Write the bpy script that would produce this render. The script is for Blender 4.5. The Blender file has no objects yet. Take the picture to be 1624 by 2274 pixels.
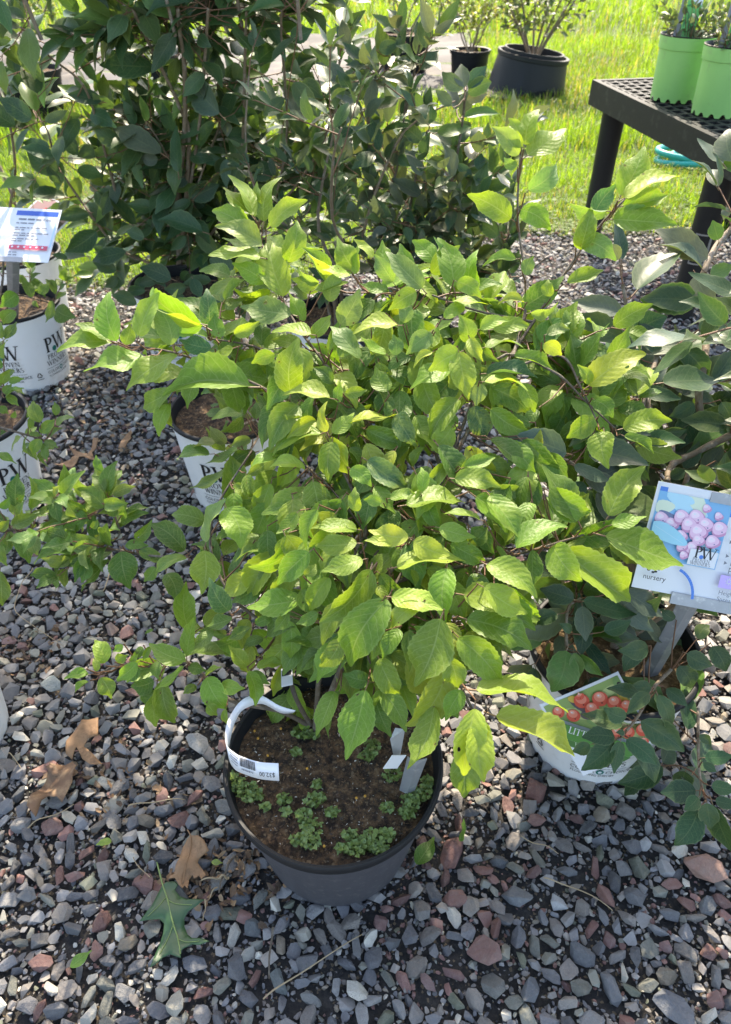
import bpy, bmesh, math, random
import numpy as np
from mathutils import Vector, Matrix, noise as mnoise

# ------------------------------------------------------------------ camera, sky, sun, exposure
scene = bpy.context.scene
COL = scene.collection
rng = random.Random(7)
nrg = np.random.default_rng(11)
rad = math.radians

CAM_H, PITCH, FPX, CX, CY = 1.15, rad(40.5), 1627.0, 812.0, 1137.0
cd = bpy.data.cameras.new("camera")
cam = bpy.data.objects.new("camera", cd)
COL.objects.link(cam)
scene.camera = cam
cam.location = (0, 0, CAM_H)
cam.rotation_euler = (rad(90) - PITCH, 0, 0)
cd.sensor_fit = 'HORIZONTAL'
cd.sensor_width = 36.0
cd.lens = 36.0 * FPX / 1624.0
cd.clip_start = 0.02
cd.clip_end = 400
cd.dof.use_dof = True
cd.dof.focus_distance = 0.98
cd.dof.aperture_fstop = 13.0

SUN_EL, SUN_AZ = rad(46), rad(5)          # azimuth measured from +Y (away from the camera) towards +X
world = bpy.data.worlds.new("World")
scene.world = world
world.use_nodes = True
wn = world.node_tree
sky = wn.nodes.new("ShaderNodeTexSky")
sky.sky_type = 'NISHITA'
sky.sun_disc = False
sky.sun_elevation = SUN_EL
sky.sun_rotation = SUN_AZ
sky.air_density = 1.0
sky.dust_density = 2.0
sky.ozone_density = 1.0
bg = wn.nodes["Background"]
bg.inputs["Strength"].default_value = 0.15
wn.links.new(sky.outputs[0], bg.inputs["Color"])

sd = bpy.data.lights.new("sun", 'SUN')
sd.energy = 2.6
sd.angle = rad(0.53)
sd.color = (1.0, 0.94, 0.84)
sun = bpy.data.objects.new("sun", sd)
COL.objects.link(sun)
sdir = Vector((math.sin(SUN_AZ) * math.cos(SUN_EL), math.cos(SUN_AZ) * math.cos(SUN_EL), math.sin(SUN_EL)))
sun.rotation_euler = sdir.to_track_quat('Z', 'Y').to_euler()
sun.location = sdir * 20

vs = scene.view_settings
vs.view_transform = 'Standard'
vs.look = 'None'
vs.gamma = 1.0
vs.use_curve_mapping = False
vs.exposure = 1.98
vs.use_white_balance = True          # the phone's white balance for open shade
vs.white_balance_temperature = 7400
try:
    scene.cycles.use_denoising = True
    scene.cycles.max_bounces = 8
    scene.cycles.transparent_max_bounces = 8
except Exception:
    pass

# ------------------------------------------------------------------ placing: pixels of the photograph (1624 wide) -> points of the place
C0 = Vector((0, 0, CAM_H))
FW = Vector((0, math.cos(PITCH), -math.sin(PITCH)))
UP = Vector((0, math.sin(PITCH), math.cos(PITCH)))
RT = Vector((1, 0, 0))


def ray(u, v):
    return FW + RT * ((u - CX) / FPX) - UP * ((v - CY) / FPX)


def PX(u, v, d):
    return C0 + ray(u, v) * d


def PZ(u, v, z=0.0):
    r = ray(u, v)
    return C0 + r * ((z - CAM_H) / r.z)


def proj(p):
    q = Vector(p) - C0
    d = q.dot(FW)
    if d < 0.05:
        return None
    return (CX + FPX * q.dot(RT) / d, CY - FPX * q.dot(UP) / d, d)


K = 1652.0 / 1624.0


def Z(ox, oy, s):
    return lambda x, y: ((ox + x / s) / K, (oy + y / s) / K)


zA, zB, zC, zD = Z(400, 400, 2.7067), Z(800, 400, 2.7067), Z(400, 900, 2.7067), Z(800, 900, 2.7067)
zE, zF, zG, zH = Z(700, 1300, 2.7067), Z(100, 1350, 2.7067), Z(0, 450, 2.619), Z(1100, 650, 2.942)
zI, zJ, zK, zL = Z(0, 1000, 2.7067), Z(0, 880, 7.58), Z(826, 50, 1.966), Z(1100, 1300, 2.942)
zM, zN, zO, zQ = Z(1200, 1450, 4.64), Z(1380, 1650, 5.97), Z(1350, 300, 5.377), Z(0, 50, 1.966)
zP, zR, zS, zT = Z(450, 1500, 2.7067), Z(250, 1880, 5.413), Z(0, 1700, 4.64), Z(1380, 1060, 5.97)


# ------------------------------------------------------------------ materials
def new_mat(name):
    m = bpy.data.materials.new(name)
    m.use_nodes = True
    nt = m.node_tree
    return m, nt, nt.nodes["Principled BSDF"], nt.nodes["Material Output"]


def nd(nt, t, **kw):
    n = nt.nodes.new(t)
    for k, v in kw.items():
        setattr(n, k, v)
    return n


def mth(nt, op, a, b=None, clamp=False):
    n = nd(nt, "ShaderNodeMath", operation=op, use_clamp=clamp)
    for i, x in enumerate((a, b)):
        if x is None:
            continue
        if hasattr(x, "links"):
            nt.links.new(x, n.inputs[i])
        else:
            n.inputs[i].default_value = x
    return n.outputs[0]


def mixc(nt, fac, a, b, mode='MIX'):
    n = nd(nt, "ShaderNodeMix", data_type='RGBA', blend_type=mode)
    for sock, x in ((n.inputs[0], fac), (n.inputs[6], a), (n.inputs[7], b)):
        if hasattr(x, "links"):
            nt.links.new(x, sock)
        elif isinstance(x, (int, float)):
            sock.default_value = x
        else:
            sock.default_value = (*x, 1) if len(x) == 3 else x
    return n.outputs[2]


def ramp(nt, fac, stops):
    n = nd(nt, "ShaderNodeValToRGB")
    nt.links.new(fac, n.inputs[0])
    cr = n.color_ramp
    while len(cr.elements) < len(stops):
        cr.elements.new(0.5)
    for e, (p, c) in zip(cr.elements, stops):
        e.position = p
        e.color = (*c, 1) if len(c) == 3 else c
    return n.outputs[0]


def noise_n(nt, scale, detail=4, rough=0.6, vec=None):
    n = nd(nt, "ShaderNodeTexNoise")
    n.inputs["Scale"].default_value = scale
    n.inputs["Detail"].default_value = detail
    n.inputs["Roughness"].default_value = rough
    if vec is not None:
        nt.links.new(vec, n.inputs["Vector"])
    return n.outputs[0]


def plain(name, col, rough=0.5, var=0.12, nscale=40, bump=0.0, bscale=200, metallic=0.0, spec=0.5, dirt=None):
    m, nt, b, o = new_mat(name)
    tc = nd(nt, "ShaderNodeTexCoord").outputs["Object"]
    f = noise_n(nt, nscale, 5, 0.6, tc)
    f2 = mth(nt, 'MULTIPLY_ADD', f, 2 * var)
    f2.node.inputs[2].default_value = 1 - var
    c = mixc(nt, 1.0, col, f2, 'MULTIPLY')
    if dirt:
        dcol, dsc, lo, hi = dirt
        g = noise_n(nt, dsc, 8, 0.65, tc)
        g = ramp(nt, g, [(lo, (0, 0, 0)), (hi, (1, 1, 1))])
        c = mixc(nt, g, c, dcol)
    nt.links.new(c, b.inputs["Base Color"])
    b.inputs["Roughness"].default_value = rough
    b.inputs["Metallic"].default_value = metallic
    b.inputs["Specular IOR Level"].default_value = spec
    if bump:
        h = noise_n(nt, bscale, 4, 0.6, tc)
        bn = nd(nt, "ShaderNodeBump")
        bn.inputs["Strength"].default_value = bump
        bn.inputs["Distance"].default_value = 0.002
        nt.links.new(h, bn.inputs["Height"])
        nt.links.new(bn.outputs[0], b.inputs["Normal"])
    return m


def colour_source(nt, bulk):
    if bulk:
        return nd(nt, "ShaderNodeAttribute", attribute_name="Col").outputs["Color"]
    return nd(nt, "ShaderNodeObjectInfo").outputs["Color"]


def leaf_mat(name, bulk, rough=0.45, trans=0.42, under=(0.20, 0.27, 0.16), undermix=0.55, quilt=1.0, veinl=0.35, spots=True, gain=1.0, spec=.45):
    m, nt, b, o = new_mat(name)
    L = nt.links
    base = colour_source(nt, bulk)
    uv = nd(nt, "ShaderNodeUVMap").outputs[0]
    sep = nd(nt, "ShaderNodeSeparateXYZ")
    L.new(uv, sep.inputs[0])
    u, v = sep.outputs[0], sep.outputs[1]
    a = mth(nt, 'ABSOLUTE', mth(nt, 'MULTIPLY', mth(nt, 'SUBTRACT', u, 0.5), 2.0))
    rnd = nd(nt, "ShaderNodeNewGeometry")
    oi = nd(nt, "ShaderNodeObjectInfo")
    r = mth(nt, 'FRACT', mth(nt, 'ADD', rnd.outputs["Random Per Island"], oi.outputs["Random"]))
    # side veins: curved stripes leaving the midrib
    wob = noise_n(nt, 6, 2, 0.5, uv)
    ph = mth(nt, 'SUBTRACT', mth(nt, 'MULTIPLY', v, 8.0), mth(nt, 'MULTIPLY', mth(nt, 'POWER', a, 1.25), 2.0))
    ph = mth(nt, 'ADD', ph, mth(nt, 'MULTIPLY', wob, 0.5))
    tri = mth(nt, 'PINGPONG', ph, 0.5)                    # 0 on a vein .. 0.5 between
    sv = mth(nt, 'SUBTRACT', 1.0, mth(nt, 'MULTIPLY', tri, 13.0), True)
    mid = mth(nt, 'SUBTRACT', 1.0, mth(nt, 'MULTIPLY', a, 16.0), True)
    vn = nd(nt, "ShaderNodeTexVoronoi", feature='DISTANCE_TO_EDGE')
    mp = nd(nt, "ShaderNodeMapping")
    mp.inputs["Scale"].default_value = (7, 16, 1)
    L.new(uv, mp.inputs[0])
    L.new(mp.outputs[0], vn.inputs["Vector"])
    vn.inputs["Scale"].default_value = 1.0
    net = mth(nt, 'SUBTRACT', 1.0, mth(nt, 'MULTIPLY', vn.outputs[0], 9.0), True)
    veins = mth(nt, 'MAXIMUM', mth(nt, 'MULTIPLY', sv, 0.75), mid)
    veins = mth(nt, 'MAXIMUM', veins, mth(nt, 'MULTIPLY', net, 0.3))
    # colour
    mot = noise_n(nt, 5, 4, 0.6, uv)
    hs = nd(nt, "ShaderNodeHueSaturation")
    L.new(base, hs.inputs["Color"])
    vmul = mth(nt, 'ADD', 0.72 * gain, mth(nt, 'MULTIPLY', mot, 0.56 * gain))
    L.new(vmul, hs.inputs["Value"])
    col = hs.outputs[0]
    light = mixc(nt, 0.5, col, (0.55, 0.62, 0.30))
    col = mixc(nt, mth(nt, 'MULTIPLY', veins, veinl), col, light)
    if spots:
        mp2 = nd(nt, "ShaderNodeMapping")
        mp2.inputs["Scale"].default_value = (2.2, 4.2, 1)
        L.new(uv, mp2.inputs[0])
        cmb = nd(nt, "ShaderNodeCombineXYZ")
        L.new(mth(nt, 'MULTIPLY', r, 37.0), cmb.inputs[0])
        L.new(mth(nt, 'MULTIPLY', r, 91.0), cmb.inputs[1])
        L.new(cmb.outputs[0], mp2.inputs["Location"])
        v2 = nd(nt, "ShaderNodeTexVoronoi")
        L.new(mp2.outputs[0], v2.inputs["Vector"])
        v2.inputs["Scale"].default_value = 1.0
        some = mth(nt, 'GREATER_THAN', nd_sep(nt, v2.outputs["Color"]), 0.80)
        sp = mth(nt, 'SUBTRACT', 1.0, mth(nt, 'MULTIPLY', v2.outputs["Distance"], 9.0), True)
        sp = mth(nt, 'MULTIPLY', mth(nt, 'MULTIPLY', sp, 2.5, True), some)
        halo = mth(nt, 'MULTIPLY', mth(nt, 'SUBTRACT', 1.0, mth(nt, 'MULTIPLY', v2.outputs["Distance"], 4.5), True), some)
        col = mixc(nt, mth(nt, 'MULTIPLY', halo, 0.5), col, (0.33, 0.27, 0.03))
        col = mixc(nt, sp, col, (0.06, 0.03, 0.015))
        hole = mth(nt, 'MULTIPLY', mth(nt, 'MULTIPLY', mth(nt, 'LESS_THAN', v2.outputs["Distance"], 0.13), some), mth(nt, 'LESS_THAN', r, 0.28))
    old = mth(nt, 'MULTIPLY', mth(nt, 'GREATER_THAN', r, 0.80), mth(nt, 'MULTIPLY', mth(nt, 'SUBTRACT', noise_n(nt, 2.2, 3, 0.6, uv), 0.38), 4.0, True))
    col = mixc(nt, mth(nt, 'MULTIPLY', old, 0.45), col, (0.33, 0.40, 0.06) if spots else (0.11, 0.14, 0.04))
    rim_ = mth(nt, 'MULTIPLY', mth(nt, 'SUBTRACT', a, 0.86), 7.0, True)
    col = mixc(nt, mth(nt, 'MULTIPLY', rim_, 0.28), col, light)
    back = mixc(nt, undermix, col, under)
    bf = nd(nt, "ShaderNodeNewGeometry").outputs["Backfacing"]
    colf = mixc(nt, bf, col, back)
    L.new(colf, b.inputs["Base Color"])
    L.new(mth(nt, 'ADD', rough, mth(nt, 'MULTIPLY', bf, 0.2)), b.inputs["Roughness"])
    b.inputs["Specular IOR Level"].default_value = spec
    # relief: veins sunk, cushions between
    hgt = mth(nt, 'ADD', mth(nt, 'MULTIPLY', tri, 0.55), mth(nt, 'MULTIPLY', mot, 0.9))
    hgt = mth(nt, 'ADD', hgt, mth(nt, 'MULTIPLY', vn.outputs[0], 0.35))
    bn = nd(nt, "ShaderNodeBump")
    bn.inputs["Strength"].default_value = 0.30 * quilt
    bn.inputs["Distance"].default_value = 0.0025
    L.new(hgt, bn.inputs["Height"])
    L.new(bn.outputs[0], b.inputs["Normal"])
    tr = nd(nt, "ShaderNodeBsdfTranslucent")
    tcol = mixc(nt, 1.0, col, (1.55, 1.45, 0.55), 'MULTIPLY')
    L.new(tcol, tr.inputs["Color"])
    mx = nd(nt, "ShaderNodeMixShader")
    mx.inputs[0].default_value = trans
    L.new(b.outputs[0], mx.inputs[1])
    L.new(tr.outputs[0], mx.inputs[2])
    if spots:
        tp_ = nd(nt, "ShaderNodeBsdfTransparent")
        mh = nd(nt, "ShaderNodeMixShader")
        L.new(hole, mh.inputs[0])
        L.new(mx.outputs[0], mh.inputs[1])
        L.new(tp_.outputs[0], mh.inputs[2])
        mx = mh
    L.new(mx.outputs[0], o.inputs["Surface"])
    return m


def nd_sep(nt, c):
    s = nd(nt, "ShaderNodeSeparateColor")
    nt.links.new(c, s.inputs[0])
    return s.outputs[0]


def ramp_f(nt, f, lo, hi):
    return mth(nt, 'MULTIPLY', mth(nt, 'SUBTRACT', f, lo), 1.0 / (hi - lo), True)


def stone_mat(name, bulk):
    m, nt, b, o = new_mat(name)
    base = colour_source(nt, bulk)
    tc = nd(nt, "ShaderNodeTexCoord").outputs["Object"]
    sc = 90 if bulk else 2.6
    f = noise_n(nt, sc, 6, 0.65, tc)
    mul = mth(nt, 'ADD', 0.66, mth(nt, 'MULTIPLY', f, 0.68))
    c = mixc(nt, 1.0, base, mul, 'MULTIPLY')
    g = noise_n(nt, sc * 0.6, 8, 0.7, tc)
    g = ramp(nt, g, [(0.56, (0, 0, 0)), (0.72, (1, 1, 1))])
    c = mixc(nt, mth(nt, 'MULTIPLY', g, 0.35), c, (0.30, 0.29, 0.26))
    fine = noise_n(nt, sc * 9, 3, 0.7, tc)
    c = mixc(nt, 1.0, c, mth(nt, 'ADD', 0.72, mth(nt, 'MULTIPLY', fine, 0.56)), 'MULTIPLY')
    nz = nd(nt, "ShaderNodeSeparateXYZ")
    nt.links.new(nd(nt, "ShaderNodeNewGeometry").outputs["Normal"], nz.inputs[0])
    dust = mth(nt, 'MULTIPLY', mth(nt, 'SUBTRACT', nz.outputs[2], 0.55), 2.0, True)
    dust = mth(nt, 'MULTIPLY', dust, ramp_f(nt, noise_n(nt, sc * 1.7, 6, 0.7, tc), 0.42, 0.7))
    c = mixc(nt, mth(nt, 'MULTIPLY', dust, 0.30), c, (0.24, 0.22, 0.19))
    nt.links.new(c, b.inputs["Base Color"])
    b.inputs["Roughness"].default_value = 0.70
    b.inputs["Specular IOR Level"].default_value = 0.4
    h = noise_n(nt, sc * 3.0, 6, 0.7, tc)
    bn = nd(nt, "ShaderNodeBump")
    bn.inputs["Strength"].default_value = 0.5
    bn.inputs["Distance"].default_value = 0.0015 if bulk else 0.06
    nt.links.new(h, bn.inputs["Height"])
    nt.links.new(bn.outputs[0], b.inputs["Normal"])
    return m


def soil_mat(name, stops, scale=60, bump=0.8):
    m, nt, b, o = new_mat(name)
    tc = nd(nt, "ShaderNodeTexCoord").outputs["Object"]
    f = noise_n(nt, scale, 8, 0.72, tc)
    c = ramp(nt, f, stops)
    v = nd(nt, "ShaderNodeTexVoronoi")
    v.inputs["Scale"].default_value = scale * 4
    nt.links.new(tc, v.inputs["Vector"])
    sp = mth(nt, 'GREATER_THAN', nd_sep(nt, v.outputs["Color"]), 0.93)
    c = mixc(nt, mth(nt, 'MULTIPLY', sp, 0.5), c, (0.30, 0.22, 0.13))
    nt.links.new(c, b.inputs["Base Color"])
    b.inputs["Roughness"].default_value = 0.9
    h = noise_n(nt, scale * 3, 8, 0.75, tc)
    bn = nd(nt, "ShaderNodeBump")
    bn.inputs["Strength"].default_value = bump
    bn.inputs["Distance"].default_value = 0.006
    nt.links.new(h, bn.inputs["Height"])
    nt.links.new(bn.outputs[0], b.inputs["Normal"])
    return m


def grass_mat():
    m, nt, b, o = new_mat("grass_blade")
    col = colour_source(nt, True)
    nt.links.new(col, b.inputs["Base Color"])
    b.inputs["Roughness"].default_value = 0.5
    b.inputs["Specular IOR Level"].default_value = 0.3
    tr = nd(nt, "ShaderNodeBsdfTranslucent")
    nt.links.new(mixc(nt, 1.0, col, (1.7, 1.5, 0.6), 'MULTIPLY'), tr.inputs["Color"])
    mx = nd(nt, "ShaderNodeMixShader")
    mx.inputs[0].default_value = 0.5
    nt.links.new(b.outputs[0], mx.inputs[1])
    nt.links.new(tr.outputs[0], mx.inputs[2])
    nt.links.new(mx.outputs[0], o.inputs["Surface"])
    return m


M = {}
M['leaf_soft'] = leaf_mat("soft_leaf", False, rough=0.46, trans=0.42, veinl=0.55, quilt=1.35)
M['leaf_soft_b'] = leaf_mat("soft_leaf_mass", True, rough=0.46, trans=0.42, veinl=0.55, quilt=1.35)
M['leaf_dark'] = leaf_mat("glossy_leaf", False, rough=0.40, trans=0.28, under=(0.17, 0.22, 0.14), spec=.34, quilt=0.35, veinl=0.22, spots=False)
M['leaf_dark_b'] = leaf_mat("glossy_leaf_mass", True, rough=0.40, trans=0.28, under=(0.17, 0.22, 0.14), spec=.34, quilt=0.35, veinl=0.22, spots=False)
M['petiole'] = plain("petiole", (0.20, 0.12, 0.06), 0.5, 0.2)
M['bark'] = plain("bark", (0.11, 0.085, 0.06), 0.75, 0.35, 120, 0.7, 300, dirt=((0.20, 0.18, 0.15), 60, 0.52, 0.68))
M['bark_tan'] = plain("tan_bark", (0.19, 0.14, 0.09), 0.7, 0.3, 120, 0.5, 300, dirt=((0.27, 0.24, 0.2), 60, 0.52, 0.68))
M['twig'] = plain("twig_bark", (0.17, 0.085, 0.045), 0.6, 0.3, 150)
M['stone'] = stone_mat("stone", False)
M['stone_b'] = stone_mat("stone_mass", True)
M['bed'] = soil_mat("gravel_fines", [(0.3, (0.018, 0.017, 0.017)), (0.5, (0.04, 0.037, 0.035)), (0.72, (0.085, 0.075, 0.065))], 70)
M['lawn'] = soil_mat("lawn_turf", [(0.3, (0.03, 0.05, 0.012)), (0.55, (0.07, 0.11, 0.02)), (0.75, (0.14, 0.14, 0.05))], 25)
M['soil'] = soil_mat("potting_soil", [(0.34, (0.014, 0.009, 0.006)), (0.46, (0.055, 0.033, 0.018)), (0.56, (0.15, 0.085, 0.04)), (0.70, (0.29, 0.19, 0.10))], 75, 1.0)
M['mulch'] = soil_mat("straw_mulch", [(0.3, (0.05, 0.03, 0.012)), (0.5, (0.14, 0.09, 0.04)), (0.7, (0.32, 0.22, 0.11))], 90, 1.0)
M['grass'] = grass_mat()
M['black_pot'] = plain("dusty_black_plastic", (0.060, 0.061, 0.072), 0.6, 0.25, 60, 0.15, 400, dirt=((0.14, 0.135, 0.135), 90, 0.56, 0.74))
M['black'] = plain("black_plastic", (0.014, 0.015, 0.017), 0.5, 0.2, 60, 0.1, 300, spec=.25)
M['table'] = plain("black_bench_plastic", (0.015, 0.016, 0.016), 0.6, 0.25, 40, 0.2, 300, spec=.25, dirt=((0.045, 0.045, 0.04), 25, 0.55, 0.75))
M['white_pot'] = plain("white_plastic", (0.78, 0.79, 0.80), 0.38, 0.04, 20, dirt=((0.50, 0.46, 0.40), 14, 0.58, 0.84))
M['green_pot'] = plain("lime_plastic", (0.27, 0.54, 0.16), 0.45, 0.10, 14, dirt=((0.24, 0.36, 0.14), 18, 0.58, 0.8))
M['ink'] = plain("black_ink", (0.015, 0.015, 0.017), 0.5, 0.0)
M['grey_ink'] = plain("grey_ink", (0.18, 0.19, 0.22), 0.5, 0.0)
M['teal_ink'] = plain("teal_ink", (0.0, 0.16, 0.13), 0.45, 0.1)
M['paper'] = plain("white_card", (0.72, 0.735, 0.77), 0.4, 0.02)
M['galv'] = plain("galvanised_steel", (0.36, 0.37, 0.39), 0.5, 0.18, 60, 0.1, 200, metallic=0.55, dirt=((0.55, 0.55, 0.55), 70, 0.55, 0.7))
M['hose'] = plain("teal_hose", (0.015, 0.36, 0.30), 0.35, 0.1)
M['fabric'] = plain("weed_fabric", (0.040, 0.038, 0.040), 0.75, 0.5, 4, 0.8, 40, dirt=((0.13, 0.10, 0.07), 3.5, 0.5, 0.7))
M['dead'] = plain("dead_leaf", (0.30, 0.17, 0.085), 0.65, 0.4, 50, 0.5, 120, dirt=((0.14, 0.07, 0.03), 45, 0.5, 0.7))
M['dead_dark'] = plain("dark_dead_leaf", (0.18, 0.10, 0.055), 0.65, 0.45, 50, 0.5, 120, dirt=((0.34, 0.22, 0.12), 45, 0.5, 0.7))
M['oak_green'] = plain("green_oak_leaf", (0.035, 0.085, 0.03), 0.35, 0.3, 40, 0.3, 150)
M['oak_vein'] = plain("oak_vein", (0.20, 0.27, 0.08), 0.5, 0.1)
M['straw'] = plain("dry_straw", (0.33, 0.25, 0.15), 0.6, 0.3)
M['moss'] = plain("liverwort", (0.125, 0.185, 0.035), 0.5, 0.4, 120, 0.4, 300, dirt=((0.16, 0.24, 0.09), 150, 0.5, 0.65))
M['pellet'] = plain("amber_pellet", (0.55, 0.27, 0.03), 0.3, 0.1)
M['clear'] = plain("clear_sticker", (0.10, 0.10, 0.10), 0.15, 0.1)


def flat(name, col, rough=0.4):
    if name not in M:
        M[name] = plain(name, col, rough, 0.05, 60)
    return M[name]


# ------------------------------------------------------------------ mesh tools
def np_mesh(name, V, T, mats, uv=None, col=None, mi=None, smooth=False):
    me = bpy.data.meshes.new(name)
    V = np.asarray(V, dtype=np.float32)
    T = np.asarray(T, dtype=np.int32)
    me.vertices.add(len(V))
    me.vertices.foreach_set("co", V.ravel())
    me.loops.add(T.size)
    me.loops.foreach_set("vertex_index", T.ravel())
    me.polygons.add(len(T))
    me.polygons.foreach_set("loop_start", np.arange(0, T.size, 3, dtype=np.int32))
    me.polygons.foreach_set("loop_total", np.full(len(T), 3, dtype=np.int32))
    if mi is not None:
        me.polygons.foreach_set("material_index", np.asarray(mi, dtype=np.int32))
    me.polygons.foreach_set("use_smooth", np.full(len(T), bool(smooth)))
    if uv is not None:
        l = me.uv_layers.new(name="UVMap")
        l.data.foreach_set("uv", np.asarray(uv, dtype=np.float32)[T.ravel()].ravel())
    if col is not None:
        a = me.color_attributes.new("Col", 'FLOAT_COLOR', 'POINT')
        c = np.ones((len(V), 4), dtype=np.float32)
        c[:, :3] = col
        a.data.foreach_set("color", c.ravel())
    for m in (mats if isinstance(mats, (list, tuple)) else [mats]):
        me.materials.append(m)
    me.update()
    me.validate()
    return me


class MB:
    """collects triangles"""

    def __init__(self):
        self.V, self.T, self.MI, self.n = [], [], [], 0

    def add(self, V, T, mi=0):
        V = np.asarray(V, dtype=float).reshape(-1, 3)
        T = np.asarray(T, dtype=int).reshape(-1, 3)
        self.V.append(V)
        self.T.append(T + self.n)
        self.MI.append(np.full(len(T), mi))
        self.n += len(V)

    def poly(self, pts, mi=0):
        pts = [tuple(p) for p in pts]
        self.add(pts, [(0, i, i + 1) for i in range(1, len(pts) - 1)], mi)

    def box(self, c, s, rot=None, mi=0, bev=0.0):
        x, y, z = s[0] / 2, s[1] / 2, s[2] / 2
        P = np.array([(a * x, b * y, d * z) for d in (-1, 1) for b in (-1, 1) for a in (-1, 1)], dtype=float)
        if rot is not None:
            P = P @ np.array(rot.to_3x3() if hasattr(rot, 'to_3x3') else rot).T
        P = P + np.array(c)
        Q = [(0, 2, 3, 1), (4, 5, 7, 6), (0, 1, 5, 4), (2, 6, 7, 3), (0, 4, 6, 2), (1, 3, 7, 5)]
        self.add(P, [t for q in Q for t in ((q[0], q[1], q[2]), (q[0], q[2], q[3]))], mi)

    def tube(self, pts, radii, sides=6, mi=0, cap=True):
        pts = [Vector(p) for p in pts]
        n = len(pts)
        if np.isscalar(radii):
            radii = [radii] * n
        V = []
        up = Vector((0.13, 0.29, 1)).normalized()
        for i, p in enumerate(pts):
            t = (pts[min(i + 1, n - 1)] - pts[max(i - 1, 0)])
            t = t.normalized() if t.length > 1e-9 else Vector((0, 0, 1))
            a = t.cross(up)
            a = a.normalized() if a.length > 1e-4 else Vector((1, 0, 0))
            b = t.cross(a)
            for k in range(sides):
                an = 2 * math.pi * k / sides
                V.append(p + (a * math.cos(an) + b * math.sin(an)) * radii[i])
        T = []
        for i in range(n - 1):
            for k in range(sides):
                q = (i * sides + k, i * sides + (k + 1) % sides, (i + 1) * sides + (k + 1) % sides, (i + 1) * sides + k)
                T += [(q[0], q[1], q[2]), (q[0], q[2], q[3])]
        if cap:
            for i0 in (0, (n - 1) * sides):
                T += [(i0, i0 + k, i0 + k + 1) for k in range(1, sides - 1)]
        self.add([tuple(v) for v in V], T, mi)

    def lathe(self, prof, seg=48, mi=0, zfun=None, closed=False):
        V, T = [], []
        n = len(prof)
        for i, (r, z) in enumerate(prof):
            for k in range(seg):
                a = 2 * math.pi * k / seg
                zz = z if zfun is None else zfun(i, a, z)
                V.append((r * math.cos(a), r * math.sin(a), zz))
        for i in range(n - 1):
            for k in range(seg):
                k2 = (k + 1) % seg
                T += [(i * seg + k, i * seg + k2, (i + 1) * seg + k2), (i * seg + k, (i + 1) * seg + k2, (i + 1) * seg + k)]
        self.add(V, T, mi)

    def xform(self, mat):
        A = np.array(mat.to_3x3())
        t = np.array(mat.translation)
        self.V = [v @ A.T + t for v in self.V]
        return self

    def arrays(self):
        return np.concatenate(self.V), np.concatenate(self.T), np.concatenate(self.MI)

    def build(self, name, mats, parent=None, smooth=False, loc=None):
        V, T, mi = self.arrays()
        me = np_mesh(name, V, T, mats, mi=mi, smooth=smooth)
        o = bpy.data.objects.new(name, me)
        COL.objects.link(o)
        if parent is not None:
            o.parent = parent
        if loc is not None:
            o.location = loc
        return o


def tag(o, label=None, cat=None, group=None, kind=None):
    for k, v in (('label', label), ('category', cat), ('group', group), ('kind', kind)):
        if v:
            o[k] = v
    return o


def empty(name, loc=(0, 0, 0)):
    o = bpy.data.objects.new(name, None)
    o.empty_display_size = 0.05
    o.location = loc
    COL.objects.link(o)
    return o


def autosmooth(o, ang=40):
    me = o.data
    bm = bmesh.new()
    bm.from_mesh(me)
    for f in bm.faces:
        f.smooth = True
    lim = rad(ang)
    for e in bm.edges:
        if len(e.link_faces) == 2 and e.calc_face_angle(0) > lim:
            e.smooth = False
    bm.to_mesh(me)
    bm.free()
    return o


def catmull(pts, sub=5):
    P = [Vector(p) for p in pts]
    if len(P) < 3:
        return [P[0].lerp(P[-1], i / sub) for i in range(sub + 1)]
    out = []
    for i in range(len(P) - 1):
        p0, p1, p2, p3 = P[max(i - 1, 0)], P[i], P[i + 1], P[min(i + 2, len(P) - 1)]
        for k in range(sub):
            t = k / sub
            out.append(0.5 * ((2 * p1) + (p2 - p0) * t + (2 * p0 - 5 * p1 + 4 * p2 - p3) * t * t + (3 * p1 - p0 - 3 * p2 + p3) * t ** 3))
    out.append(P[-1])
    return out


# ------------------------------------------------------------------ lettering
def text_flat(s, size):
    """the built-in typeface as flat triangles (x right, y up)"""
    c = bpy.data.curves.new("t", 'FONT')
    c.body = s
    c.size = size
    c.resolution_u = 3
    o = bpy.data.objects.new("t", c)
    COL.objects.link(o)
    dg = bpy.context.evaluated_depsgraph_get()
    e = o.evaluated_get(dg)
    me = e.to_mesh()
    me.calc_loop_triangles()
    V = np.array([v.co[:2] for v in me.vertices]).reshape(-1, 2)
    T = np.array([t.vertices[:] for t in me.loop_triangles], dtype=int).reshape(-1, 3)
    e.to_mesh_clear()
    bpy.data.objects.remove(o)
    bpy.data.curves.remove(c)
    return V, T


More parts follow.
